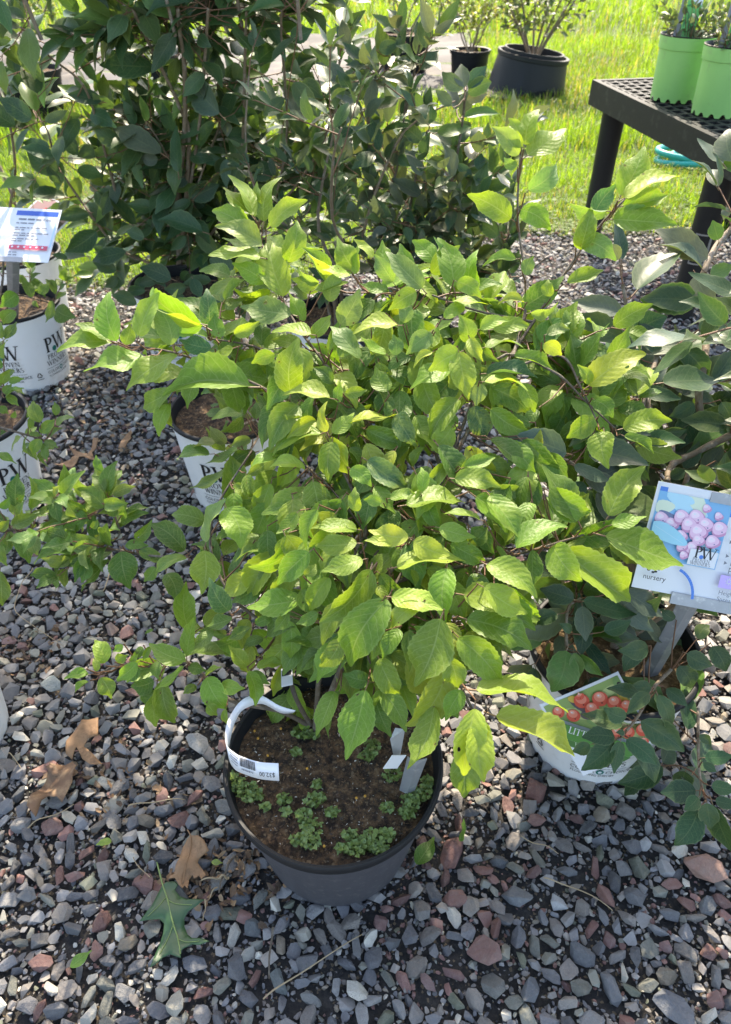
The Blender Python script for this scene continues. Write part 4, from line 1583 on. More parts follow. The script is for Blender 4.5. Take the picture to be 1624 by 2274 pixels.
# right front: glossy dark shrub, fallen tag leaning on its pot
pr_ = potted("dark glossy-leaved shrub in white pot behind the berry picture tag, right front", 1365, 1435, soil='mulch', rot_extra=.35)
Dr = interp([(1300, 700, 1.25), (1600, 650, 1.25), (1500, 950, 1.15), (1250, 1050, 1.0), (1400, 1250, 1.02), (1300, 1450, 1.0), (1400, 1600, .97), (1560, 1780, .98),
             (1600, 500, 1.3), (1500, 1500, 1.05), (1250, 1300, 1.0), (1600, 1450, 1.05)])
LR = [(zH, [(900, 160, 560, 90, 130, 'p'), (905, 340, 575, 170, 150), (950, 330, 1200, 190, 190), (1030, 420, 1410, 290, 150), (1400, 85, 1020, 80, 210),
            (1300, 400, 1470, 605, 140), (1170, 630, 1545, 620, 130), (1040, 680, 1295, 740, 110), (930, 335, 920, 500, 170, 'b'), (1590, 910, 1290, 880, 130),
            (1380, 770, 1210, 860, 110), (530, 1100, 125, 1000, 190, 'p'), (490, 1140, 335, 1140, 80, 'p'), (490, 1145, 430, 1280, 130, 'p'), (820, 1230, 1120, 1120, 150, 'b'),
            (580, 1180, 830, 1290, 110, 'p'), (650, 1250, 880, 1410, 120, 'p'), (640, 1290, 560, 1450, 170, 'b'), (1030, 1320, 1170, 1470, 110), (870, 2000, 1060, 1880, 120),
            (580, 2070, 350, 2000, 130, 'b'), (700, 960, 545, 1060, 60), (1180, 960, 1330, 940, 90), (1220, 1260, 1330, 1210, 90), (1560, 760, 1624, 880, 150, 'b'),
            (1530, 1160, 1590, 1240, 80), (700, 640, 1000, 560, 90), (880, 650, 1010, 600, 120)]),
      (zL, [(640, 170, 1000, 260, 140), (900, 200, 1110, 375, 130, 'p'), (920, 110, 1170, 275, 120, 'p'), (635, 205, 660, 440, 115, 'p'), (530, 500, 430, 775, 210, 'l'),
            (580, 515, 610, 690, 85, 'l'), (620, 525, 775, 670, 80, 'l'), (1070, 470, 870, 500, 110), (1030, 480, 910, 640, 120), (470, 260, 300, 330, 130), (560, 380, 480, 320, 80),
            (1250, 290, 1160, 220, 90), (1400, 420, 1480, 330, 110), (1330, 520, 1500, 600, 130), (1500, 470, 1590, 640, 130), (1280, 600, 1360, 750, 110), (780, 370, 960, 300, 110)]),
      (zM, [(960, 860, 525, 760, 190), (1000, 790, 760, 690, 170), (1240, 540, 1005, 760, 150), (1130, 560, 790, 490, 170), (1260, 480, 1020, 460, 140), (880, 1000, 530, 1000, 220),
            (870, 1050, 525, 1350, 220), (940, 1040, 870, 1385, 160), (1000, 1020, 1320, 1290, 220), (1080, 1060, 1300, 1480, 200, 'b'), (1150, 830, 1610, 1150, 260),
            (1420, 490, 1640, 680, 150), (1330, 560, 1420, 970, 150), (1300, 540, 1440, 710, 100), (620, 1080, 430, 1150, 130), (980, 960, 890, 950, 120)]),
      (zN, [(1150, 815, 670, 840, 300, 'b'), (1180, 1080, 860, 1555, 330), (1300, 980, 1350, 1330, 270), (1360, 745, 1700, 800, 210), (1410, 945, 1720, 1010, 190),
            (1370, 1000, 1640, 1640, 250), (1270, 370, 1660, 340, 220), (1180, 900, 990, 1080, 170), (1200, 60, 1350, 190, 120), (1250, 440, 1430, 560, 120)]),
      (zO, [(1340, 1530, 700, 1170, 280, 'g'), (1270, 1650, 750, 1360, 120, 'g'), (1200, 1720, 1440, 2100, 300, 'g'), (480, 1910, 1090, 1410, 230), (1200, 2040, 530, 2010, 280),
            (1470, 1300, 1400, 1060, 280, 'l'), (1370, 1720, 1660, 1600, 180, 'l'), (1530, 370, 1210, 60, 110, 'g'), (1500, 370, 1700, 500, 100, 'l'), (1640, 350, 1600, -50, 250, 'g'),
            (1560, 900, 1530, 1060, 110, 'g'), (300, 1540, 230, 1000, 150, 'b'), (260, 1540, 120, 1330, 150, 'g')])]
BR = []
for zf, pts, a, b in [(zH, [(1440, 30), (1445, 250), (1455, 440), (1410, 700), (1420, 830)], .0055, .006), (zH, [(905, -20), (935, 160), (945, 330)], .003, .003),
                      (zH, [(1624, 980), (1400, 1090), (1230, 1180), (1200, 1290)], .006, .0045), (zH, [(1230, 1180), (1250, 950)], .004, .002),
                      (zH, [(650, 1250), (560, 1160), (480, 1130)], .003, .002), (zM, [(1470, 290), (1270, 500), (1130, 770), (940, 1000)], .0028, .0018),
                      (zN, [(1180, -300), (1180, 0), (1190, 500), (1230, 750), (1290, 970)], .0022, .0016), (zO, [(1640, 1160), (1470, 1340), (1330, 1600), (1250, 1900), (1280, 2151)], .006, .005),
                      (zL, [(530, 500), (530, 300), (550, 200), (630, 150)], .0025, .0018), (zH, [(1135, 440), (1080, 640), (1030, 780)], .004, .004)]:
    BR.append(([zf(x, y) for x, y in pts], a, b))
base_r = Vector((pr_.location.x, pr_.location.y, .215))
pb = proj(base_r + Vector((.01, .02, 0)))
for tgt in [(1385, 1000), (1440, 880), (1530, 1050), (1600, 1250), (1340, 1230)]:
    BR.append(([(pb[0], pb[1], pb[2]), ((pb[0] + tgt[0]) / 2 + 20, (pb[1] + tgt[1]) / 2, (pb[2] + Dr(*tgt)) / 2 + .03), tgt], .006, .004))
print("right", build_shrub(pr_, LR, Dr, BR, DARK, SLIM, 'leaf_dark', 'leaf_dark_b', .46, branch_mat='bark_tan', fill=90, leaf_len=.078, fill_len=(.08, .16), nleaf=5, up=.1, hang=.2,
                           seed=5, front_bias=.45, fill_ok=lambda i, q, r_: q[1] > 760 and not (1170 < q[0] < 1510 and 1440 < q[1] < 1800)))

# behind: tall dark shrub
pd_ = potted("tall dark-leaved shrub in white pot standing before the lawn, left of centre", 385, 628)
Dstem = lambda u, v: 1.72 + .62 * min(max((v - 60) / 560, -.1), 1)
Dd = lambda u, v: Dstem(u, v) if v < 470 else Dstem(u, v) - .30 * min((v - 470) / 60, 1)
LQ = [(zQ, [(600, 70, 430, 65, 90), (680, 200, 440, 190, 95), (975, 405, 845, 225, 90, 'p'), (165, 315, 140, 178, 75), (160, 395, 95, 265, 60, 'l'), (140, 430, -10, 335, 90, 'b'),
            (450, 350, 300, 320, 60, 'b'), (400, 410, 520, 470, 65), (350, 430, 280, 580, 70), (260, 660, 120, 575, 100), (200, 440, 300, 390, 50, 'p'), (715, 580, 500, 470, 90, 'p'),
            (790, 665, 785, 455, 65), (650, 440, 620, 325, 40, 'l'), (290, 775, 120, 765, 55), (395, 850, 250, 880, 70), (430, 930, 290, 1020, 80), (500, 750, 455, 860, 60),
            (835, 680, 750, 720, 80), (840, 600, 950, 610, 60), (850, 780, 975, 720, 80), (700, 610, 620, 600, 60, 'p'), (590, 900, 480, 760, 60), (560, 1020, 410, 1060, 60),
            (520, 1130, 470, 1170, 50), (900, 930, 700, 880, 90), (1000, 420, 1150, 400, 50), (985, 440, 1190, 480, 40, 'l'), (1000, 440, 1010, 510, 60, 'p'), (1130, 690, 1230, 650, 80),
            (1270, 280, 1340, 440, 70, 'p'), (1340, 270, 1440, 340, 70), (1460, 560, 1570, 470, 80), (1490, 660, 1590, 780, 90), (1450, 780, 1550, 850, 80), (820, 830, 900, 860, 60),
            (640, 960, 560, 930, 70), (760, 1140, 620, 1090, 80), (1040, 1100, 930, 1050, 90), (300, 1050, 230, 1030, 30), (380, 1040, 240, 1060, 30), (880, 60, 940, 110, 60),
            (1100, 60, 1180, 90, 70), (1290, 60, 1390, 30, 70)])]
LQ.append((zG, [(690, 420, 550, 370, 70), (730, 460, 620, 520, 70), (715, 360, 735, 500, 45), (930, 470, 820, 500, 60), (860, 540, 740, 560, 60), (1100, 520, 970, 530, 70),
                (1250, 480, 1080, 500, 60), (810, 620, 660, 570, 90), (1210, 560, 1320, 620, 80), (1000, 480, 900, 420, 70), (960, 560, 880, 640, 70), (1080, 560, 1020, 660, 70),
                (850, 460, 790, 560, 60), (1000, 600, 930, 560, 60), (1140, 470, 1190, 590, 70), (900, 440, 980, 520, 70)]))
BQ = []
for pts, a, b in [([(795, 1120), (795, 950), (790, 760), (820, 500), (820, 200), (800, 60), (790, -60)], .011, .005), ([(800, 1100), (840, 550), (800, 380), (680, 130), (620, 10), (590, -60)], .008, .004),
                  ([(800, 1130), (640, 1060), (520, 1000), (400, 850), (260, 640), (210, 480), (150, 400)], .006, .0025), ([(820, 1100), (1000, 850), (1060, 690), (1080, 490), (1090, 100), (1095, -50)], .007, .004),
                  ([(800, 1000), (880, 500), (905, 230), (920, 20), (925, -60)], .006, .004), ([(790, 900), (560, 880), (500, 700), (440, 480), (370, 280), (230, 160), (90, 20)], .006, .003),
                  ([(790, 700), (780, 670), (720, 550), (650, 440)], .003, .002), ([(820, 1090), (1150, 900), (1270, 560), (1250, 60), (1250, -50)], .006, .003),
                  ([(830, 1110), (1200, 850), (1400, 600), (1500, 360), (1624, 130)], .006, .003), ([(800, 1000), (900, 910), (820, 740)], .003, .002),
                  ([(795, 950), (960, 500), (1000, 430)], .004, .002), ([(830, 1100), (1300, 900), (1400, 760), (1480, 640)], .004, .002)]:
    q_ = [zQ(x, y) for x, y in pts]
    BQ.append(([(u, v, Dstem(u, v) + .02) for u, v in q_], a * .8, b * .8))
# the shrub goes on above the picture
for x0, y0 in ((-.62, 2.10), (-.45, 2.05), (-.30, 2.12), (-.75, 2.0), (-.15, 2.0), (-.5, 2.2)):
    BQ.append(([proj(Vector((x0, y0, .88))), proj(Vector((x0 * 1.08, y0 - .05, 1.25))), proj(Vector((x0 * 1.2, y0 - .10, 1.62)))], .0045, .002))
print("tall", build_shrub(pd_, LQ, Dd, BQ, DARK, SLIM, 'leaf_dark', 'leaf_dark_b', .46, branch_mat='bark_tan', fill=440, leaf_len=.100, fill_len=(.12, .32), nleaf=5, up=.3, hang=.05,
                          seed=8, front_bias=.25, fill_ok=lambda i, q, r_: (i not in (2, 5) or r_.random() < .6) and (i not in (0, 1, 3, 4, 9, 10) or q[1] < 120 or r_.random() < .5), attach=.12, fill_from=.12,
                          fill_tint={'a': (.052, .112, .038), 'b': (.048, .10, .048), 'c': (.095, .165, .04), 'd': (.042, .09, .034)}))

# behind centre: grey-green shrub with pale undersides
pc_ = potted("grey-green shrub with upright shoots and pale leaf backs, behind the bright shrub", 905, 742)
Dc = lambda u, v: 1.62 + .42 * min(max((v - 100) / 560, -.1), 1)
LC = [(zK, [(435, 295, 340, 220, 60, 'p'), (440, 290, 425, 185, 55, 'g'), (455, 290, 540, 195, 60, 'b'), (455, 315, 560, 265, 65, 'l'), (450, 345, 540, 320, 50, 'g'), (275, 450, 205, 335, 60, 'g'),
            (285, 450, 290, 365, 75), (250, 530, 145, 445, 70), (320, 490, 470, 465, 55, 'l'), (250, 370, 195, 285, 60, 'l'), (440, 420, 590, 405, 40, 'l'), (380, 370, 310, 300, 50, 'p'),
            (515, 660, 515, 580, 60), (470, 690, 400, 620, 40), (520, 690, 640, 655, 40, 'p'), (270, 650, 370, 620, 70, 'b'), (150, 590, 200, 640, 50), (60, 120, 150, 90, 80), (230, 190, 110, 240, 40, 'g'),
            (210, 830, 340, 800, 35), (160, 810, 100, 700, 40, 'g'), (480, 800, 420, 760, 60, 'b'), (590, 950, 490, 880, 70), (600, 930, 610, 890, 50, 'l'), (270, 770, 350, 790, 70, 'g')])]
BC = []
for pts, a, b in [([(445, 280), (430, 450), (390, 680), (350, 900), (330, 1150)], .0025, .0045), ([(275, 480), (220, 700), (175, 1000), (180, 1180)], .0025, .0045), ([(520, 690), (440, 850), (410, 1000), (340, 1180)], .0025, .004),
                  ([(180, 340), (150, 600), (110, 800), (130, 1100)], .0025, .004), ([(110, 150), (30, 290), (20, 600), (100, 1100)], .0025, .004), ([(640, 940), (560, 1080), (400, 1200)], .002, .003),
                  ([(240, 100), (210, 250), (180, 400)], .002, .0025), ([(800, 1050), (650, 1150), (420, 1230)], .002, .003), ([(270, 850), (235, 900), (200, 1150)], .002, .003)]:
    BC.append(([zK(x, y) for x, y in pts], a, b))
pc_base = proj(Vector((pc_.location.x, pc_.location.y, .215)))
BC.append(([(pc_base[0], pc_base[1], pc_base[2]), (930, 690, Dc(930, 690) + .05), zK(180, 1180)], .008, .005))
BC.append(([(pc_base[0], pc_base[1], pc_base[2]), (960, 690, Dc(960, 690) + .05), zK(330, 1150)], .008, .005))
print("centre", build_shrub(pc_, LC, Dc, BC, DARK, SLIM, 'leaf_dark', 'leaf_dark_b', .44, branch_mat='bark', fill=95, leaf_len=.080, fill_len=(.08, .18), nleaf=5, up=.35, hang=.0, seed=12,
                            front_bias=.1, fill_tint={'': (.035, .075, .035), 'p': (.085, .12, .085), 'g': (.09, .12, .075), 'l': (.06, .11, .03)}, limit=220))

# middle left: white pot with soil in view, small pale shoots
pm_ = potted("young shrub in white pot with bare brown soil, beside the bright shrub's left", 505, 908, rot_extra=-.12, logos=(-.035, .165, -.235))
Dmid = interp([(420, 1000, 1.28), (500, 960, 1.30), (560, 900, 1.42), (500, 1150, 1.15), (560, 800, 1.5), (545, 1050, 1.25)])
LM = [(zC, [(200, 340, 0, 380, 80), (315, 440, 70, 550, 80), (370, 300, 170, 400, 70), (395, 420, 275, 590, 90), (300, 275, 200, 170, 80, 'p'), (400, 90, 210, 130, 60), (480, 330, 300, 390, 100, 'd'),
            (450, 250, 330, 290, 80, 'p'), (270, 260, 70, 320, 50, 'p'), (520, 170, 640, 75, 50), (480, 130, 490, 0, 60), (400, 110, 270, 200, 60), (440, 330, 330, 420, 90, 'd')])]
BM = [([zC(300, 660), zC(390, 440), zC(440, 330), zC(520, 190), zC(480, 130), zC(400, 50)], .0028, .0016)]
pmb = proj(Vector((pm_.location.x + .02, pm_.location.y + .02, .215)))
BM.append(([(pmb[0], pmb[1], pmb[2]), (545, 830, Dmid(545, 830)), (547, 740, Dmid(547, 760) + .05), (560, 640, 1.6)], .008, .005))
BM.append(([(pmb[0], pmb[1], pmb[2]), (520, 950, 1.42), zC(480, 130)], .004, .003))
PMT = {'': (.10, .19, .035), 'p': (.16, .23, .08), 'd': (.08, .16, .03)}
print("mid", build_shrub(pm_, LM, Dmid, BM, PMT, SOFT, 'leaf_soft', 'leaf_soft_b', .5, branch_mat='bark_tan', fill=10, leaf_len=.05, fill_len=(.05, .1), nleaf=4, up=.4, seed=14, front_bias=.3))

# left front: low shrub whose long branch reaches right over the gravel
pl_ = potted("low light-green shrub in white pot at left edge, long branch reaching over the gravel", -75, 930, rot_extra=.42, logos=(0, .21, -.21))
Dl = interp([(0, 1200, 1.2), (250, 1150, 1.17), (430, 1250, 1.1), (100, 1100, 1.22), (300, 1100, 1.2), (0, 1300, 1.1), (520, 1200, 1.06)])
LL = [(zI, [(95, 390, 110, 185, 105, 'd'), (190, 400, 175, 205, 85), (345, 330, 200, 220, 90), (365, 290, 390, 130, 65), (380, 320, 525, 170, 80), (640, 300, 560, 205, 80), (660, 300, 720, 110, 85),
            (690, 320, 830, 265, 80, 'p'), (640, 395, 470, 280, 130), (640, 370, 785, 370, 90), (75, 505, 255, 430, 90), (100, 550, 180, 740, 110), (210, 570, 235, 690, 110, 'p'), (320, 580, 455, 650, 90),
            (690, 660, 420, 745, 110, 'd'), (740, 665, 795, 895, 170), (670, 720, 500, 910, 70), (540, 740, 500, 860, 80), (440, 690, 340, 840, 60), (740, 480, 910, 430, 70), (830, 590, 930, 470, 80),
            (765, 630, 910, 630, 65), (1130, 660, 915, 500, 140, 'd'), (1140, 705, 945, 835, 85), (850, 660, 1010, 740, 80, 'd'), (1020, 800, 1080, 980, 115), (1255, 480, 1050, 440, 120), (950, 760, 880, 850, 70),
            (0, 625, 45, 755, 60), (0, 785, 15, 1000, 90), (300, 470, 500, 470, 90), (270, 485, 300, 585, 80), (470, 560, 360, 540, 50), (440, 680, 210, 745, 70), (240, 430, 360, 395, 50), (560, 520, 600, 470, 60),
            (480, 420, 550, 480, 70), (0, 400, 60, 330, 60), (-10, 530, 60, 470, 70), (660, 440, 740, 400, 60), (560, 620, 700, 600, 50)])]
BL = [([(-110, 1090), zI(-30, 520), zI(100, 530), zI(320, 590), zI(480, 660), zI(700, 655), zI(900, 690), zI(1140, 700)], .005, .0016), ([zI(320, 590), zI(380, 440), zI(370, 300)], .0025, .0016),
      ([zI(480, 660), zI(560, 470), zI(650, 380), zI(690, 310)], .0025, .0016), ([zI(480, 660), zI(720, 580), zI(700, 440)], .0025, .0015)]
LT = {'': (.115, .215, .034), 'p': (.16, .25, .07), 'd': (.075, .16, .03)}
plb = proj(Vector((pl_.location.x, pl_.location.y, .215)))
BL.append(([(plb[0], plb[1], plb[2]), (-140, 1000, 1.35), (-110, 1090)], .007, .005))
print("left", build_shrub(pl_, LL, Dl, BL, LT, SOFT, 'leaf_soft', 'leaf_soft_b', .5, branch_mat='bark', fill=13, leaf_len=.05, fill_len=(.05, .1), nleaf=4, up=.3, hang=.1, seed=16, front_bias=.1))

# left, further back: PW pot with sign stake
pa_ = potted("shrub in white pot at left edge behind the low shrub, sign stake in its soil", 25, 672, rot_extra=.0, logos=(-.075, .095, -.26))
Da = interp([(100, 930, 1.45), (30, 860, 1.45), (60, 620, 1.85), (150, 680, 1.85), (0, 500, 1.8)])
LA = [(zJ, [(680, 560, 570, 190, 240), (960, 440, 930, 205, 130), (690, 740, 960, 500, 180), (960, 600, 1280, 480, 130, 'p'), (690, 850, 570, 1140, 200), (460, 800, 560, 1150, 80, 'd'),
            (760, 880, 1000, 1000, 120), (780, 900, 810, 1230, 130), (110, 100, 320, 280, 150), (470, 490, 420, 290, 80), (520, 660, 510, 455, 110), (-40, 1080, 290, 1280, 150), (810, 830, 1070, 660, 110, 'd'),
            (500, 770, 720, 800, 90), (-20, 300, 150, 420, 160), (60, 60, 200, -100, 150), (100, 120, 420, -20, 90), (30, -100, 180, -350, 160), (160, -120, 420, -180, 130), (-30, -60, 60, -300, 140),
            (200, 480, 260, 360, 100), (180, 0, 420, 90, 90)]),
      (zG, [(180, 470, 270, 580, 70, 'd'), (100, 560, 0, 640, 90), (190, 580, 120, 470, 60), (310, 600, 270, 730, 60), (330, 650, 450, 700, 100, 'd'), (230, 560, 290, 490, 50), (90, 660, 20, 740, 80),
            (200, 600, 230, 640, 40), (60, 110, 100, 60, 25), (20, 200, 80, 245, 25), (-20, 30, 50, 100, 70, 'd')])]
BA = [([zJ(-150, 640), zJ(60, 665), zJ(330, 740), zJ(700, 850), zJ(960, 1000)], .0028, .0016), ([zG(0, 560), zG(130, 570), zG(320, 620)], .0025, .0015), ([zG(-60, 700), zG(0, 560), zG(20, 400), zG(0, 200)], .004, .002),
      ([zJ(-150, 640), zJ(0, 200), zJ(60, -60)], .0025, .0015)]
pab = proj(Vector((pa_.location.x - .05, pa_.location.y, .215)))
BA.append(([(pab[0], pab[1], pab[2]), zG(-60, 700)], .006, .004))
print("leftback", build_shrub(pa_, LA, Da, BA, LT, SOFT, 'leaf_soft', 'leaf_soft_b', .5, branch_mat='bark', fill=6, leaf_len=.05, fill_len=(.05, .1), nleaf=4, up=.3, seed=18, front_bias=.1))

# a second row: white pots with thin light shrubs before the lawn and on the fabric
def thin_shrub(label, rim_u, rim_v, stems, H=.24, rt=.13, rb=.104, leaf_len=.05, fill=20, tint=None, spread=.35, height=.9, seed=1, pot='white', logos=(0,), limit=120, tiny=True, stem_r=.006, cat_label=True):
    c = PZ(rim_u, rim_v, H)
    root = empty("potted_shrub", (c.x, c.y, 0))
    tag(root, label, 'potted shrub', 'potted nursery shrubs')
    if pot == 'white':
        white_pot(root, face((c.x, c.y)), rt, rb, H, logos)
    else:
        mb = MB()
        mb.lathe([(rb - .004, 0), (rb, .004), (rt - .004, H - .03), (rt + .004, H - .028), (rt + .008, H - .002), (rt + .004, H), (rt - .008, H - .004), (rb, .03)], 56)
        autosmooth(mb.build("pot", M['black'], root), 50)
    soil_part(root, rt - .012, H - .03, M['soil'], seed, .008)
    POTS_XY.append((c.x, c.y, rb))
    r = random.Random(seed)
    leaves, twigs = [], []
    b0 = Vector((c.x, c.y, H - .035))
    for i in range(stems):
        a = 2 * math.pi * (i + r.uniform(-.3, .3)) / stems
        out = Vector((math.cos(a), math.sin(a), 0))
        pts = [b0 + out * .01]
        for j in range(1, 6):
            f = j / 5
            pts.append(b0 + out * (spread * f ** 1.2 * r.uniform(.8, 1.2)) + Vector((r.gauss(0, .02), r.gauss(0, .02), height * f * r.uniform(.92, 1.05))))
        P = branch(root, pts, stem_r, stem_r * .35, M['bark_tan'], 6, 3)
        for _ in range(fill // stems):
            k = r.randrange(int(len(P) * .25), len(P))
            dv = Vector((r.gauss(0, 1), r.gauss(0, 1), r.gauss(.4, .6)))
            grow_twig(P[k], dv, r.uniform(.08, .2), leaf_len, 5, r, leaves, twigs, up=.3, rad0=.0018)
    twig_mesh(root, twigs, M['twig'])
    tn = tint or [(.09, .16, .03), (.06, .12, .03), (.13, .18, .04)]
    return leaf_set(root, [(m, jit(tn[r.randrange(len(tn))], r, .25), 0) for m in leaves], TINY if tiny else SLIM, M['leaf_dark'], M['leaf_dark_b'], limit)


thin_shrub("thin pale-stemmed shrub in white pot behind the blue-topped sign, far left", 40, 560, 4, fill=28, height=.75, spread=.25, seed=31, limit=120, leaf_len=.045)
thin_shrub("light small-leaved shrub standing on the weed fabric, far left behind", 60, 150, 5, fill=70, height=1.0, spread=.6, seed=33, pot='black', rt=.2, rb=.16, H=.28, leaf_len=.06, limit=150)
thin_shrub("light small-leaved shrub on the weed fabric behind the tall dark shrub", 330, 110, 5, fill=70, height=1.0, spread=.6, seed=34, pot='black', rt=.2, rb=.16, H=.28, leaf_len=.06, limit=120)
thin_shrub("small yellow-green bush in black pot beside the tipped black pot", 1045, 108, 6, fill=90, height=.5, spread=.38, seed=35, pot='black', rt=.15, rb=.13, H=.2, leaf_len=.045, limit=120,
           tint=[(.16, .18, .03), (.12, .15, .03), (.09, .13, .03)])
thin_shrub("dark-leaved shrub in black pot on weed fabric, top middle behind centre", 900, 70, 5, fill=50, height=.8, spread=.4, seed=36, pot='black', rt=.2, rb=.17, H=.28, leaf_len=.06, limit=80)
thin_shrub("small shrub in white pot half hidden behind the bright shrub's leaves", 745, 700, 4, fill=26, height=.6, spread=.25, seed=37, leaf_len=.06, limit=100, tiny=False, tint=[(.03, .07, .03), (.05, .1, .035)])

# tipped black tub with bare stems, far right behind
tp = PZ(1178, 222, 0)
tub = empty("potted_shrub", (tp.x, tp.y + .24, 0))
tag(tub, "big black tub with bare stems leaning on the grass, near the table", 'potted shrub', 'potted nursery shrubs')
mb = MB()
r0, r1, hh = .285, .245, .25
mb.lathe([(r0, 0), (r0 - .004, .02), (r1 + .004, hh - .03), (r1 + .012, hh - .026), (r1 + .012, hh), (r1 - .01, hh), (r1 - .02, hh - .1)], 64,
         zfun=lambda i, a, z: z + (.075 * max(0, math.cos((a + 1.25) * 1.0)) ** 6 if i == 0 else 0))
mb.xform(Matrix.Rotation(rad(7), 4, 'Y'))
autosmooth(mb.build("pot", M['black'], tub), 40)
mb = MB()
mb.lathe([(r1 - .06, hh - .02), (r1 - .03, hh - .01), (r1 - .03, hh + .02), (r1 - .045, hh + .02), (r1 - .05, hh - .05)], 48)
mb.xform(Matrix.Rotation(rad(7), 4, 'Y'))
autosmooth(mb.build("inner_pot", M['black'], tub), 50)
soil_part(tub, r1 - .055, hh - .03, M['soil'], 9).rotation_euler = (0, rad(7), 0)
lv, tw = [], []
rr = random.Random(51)
for i in range(8):
    a = i * .8
    out = Vector((math.cos(a), math.sin(a) * .7, 0))
    pts = [tub.location + Vector((.03, 0, hh - .04)) + out * .02]
    for j in range(1, 5):
        pts.append(pts[0] + out * (.10 * j + rr.uniform(-.02, .02)) + Vector((0, 0, .16 * j)))
    P = branch(tub, pts, .009, .004, M['bark_tan'], 6, 3)
    for _ in range(11):
        grow_twig(P[rr.randrange(3, len(P))], Vector((rr.gauss(0, 1), rr.gauss(0, 1), .3)), .16, .06, 5, rr, lv, tw)
twig_mesh(tub, tw, M['twig'])
leaf_set(tub, [(m, jit((.09, .13, .04), rr), 0) for m in lv], TINY, M['leaf_dark'], M['leaf_dark_b'], 60)

thin_shrub("dark shrub at the right edge, only leaf tips reaching into view", 1860, 1330, 7, fill=110, height=.62, spread=.36, seed=61, leaf_len=.065, limit=120, tiny=False,  # neighbour in the row, mostly unseen; added to shade the gravel at right
           tint=[(.036, .082, .032), (.032, .072, .038), (.06, .11, .035)])

# white pot corner at the bottom left edge
thin_shrub("white pot with scalloped foot just showing at the lower left edge", -244, 1448, 5, fill=26, height=.36, spread=.2, seed=71, leaf_len=.05, limit=60, tiny=False, logos=(),
           tint=[(.115, .215, .034), (.075, .16, .03)])

lay_stones()

# ------------------------------------------------------------------ bench table and what stands on it
ZT = .585
c0 = PZ(1316, 176, ZT)
e1 = PZ(1624, 322, ZT)
ax = (e1 - c0).normalized()
ay = Vector((-ax.y, ax.x, 0))
if ay.x < 0:
    ay = -ay
LX, LY = (e1 - c0).length + .50, .78
tb = empty("bench_table", (c0.x, c0.y, 0))
tag(tb, "black plastic nursery bench with a lattice top on round legs", 'table')
Rm = Matrix((ax, ay, Vector((0, 0, 1)))).transposed()


def TP(a, b, z):
    return ax * a + ay * b + Vector((0, 0, z))


def rot_box(mb, a0, a1, b0, b1, z0, z1):
    mb.box(TP((a0 + a1) / 2, (b0 + b1) / 2, (z0 + z1) / 2), (a1 - a0, b1 - b0, z1 - z0), Rm)


mb = MB()
rot_box(mb, 0, LX, 0, .022, ZT - .085, ZT)
rot_box(mb, 0, LX, LY - .022, LY, ZT - .085, ZT)
rot_box(mb, 0, .022, .022, LY - .022, ZT - .085, ZT - .0005)
rot_box(mb, LX - .022, LX, .022, LY - .022, ZT - .085, ZT - .0005)
mb.build("apron", M['table'], tb)
mb = MB()
n = int(LX / .052)
for i in range(1, n):
    a = LX * i / n
    rot_box(mb, a - .007, a + .007, .022, LY - .022, ZT - .02, ZT - .002)
n = int(LY / .040)
for i in range(1, n):
    b = LY * i / n
    rot_box(mb, .022, LX - .022, b - .0065, b + .0065, ZT - .021, ZT - .003)
mb.build("lattice_top", M['table'], tb)
LEG2 = (e1 - c0).length - .11
for a, b in ((.085, .075), (LEG2, .075), (LEG2, LY - .075), (.085, LY - .075)):
    mb = MB()
    p = TP(a, b, 0)
    mb.tube([p + Vector((0, 0, z)) for z in (0, .02, .3, ZT - .06, ZT - .022)], [.046, .042, .042, .045, .050], 24)
    autosmooth(mb.build("leg", M['black'], tb), 40)
# worn sticker on the near leg
pl = TP(LEG2, .075, 0)
mb = MB()
to_cam = math.atan2(-(tb.location.y + pl.y), -(tb.location.x + pl.x))
for z0, z1, a0, a1 in ((.20, .205, -.55, .75), (.295, .30, -.55, .75), (.205, .295, -.55, -.47), (.205, .295, .55, .75)):
    V = []
    for i in range(7):
        a = to_cam + a0 + (a1 - a0) * i / 6
        for z in (z0, z1):
            V.append((pl.x + .0436 * math.cos(a), pl.y + .0436 * math.sin(a), z))
    T = []
    for i in range(6):
        T += [(2 * i, 2 * i + 2, 2 * i + 3), (2 * i, 2 * i + 3, 2 * i + 1)]
    mb.add(V, T)
mb.build("sticker", flat("old_sticker", (.25, .25, .25), .3), tb)

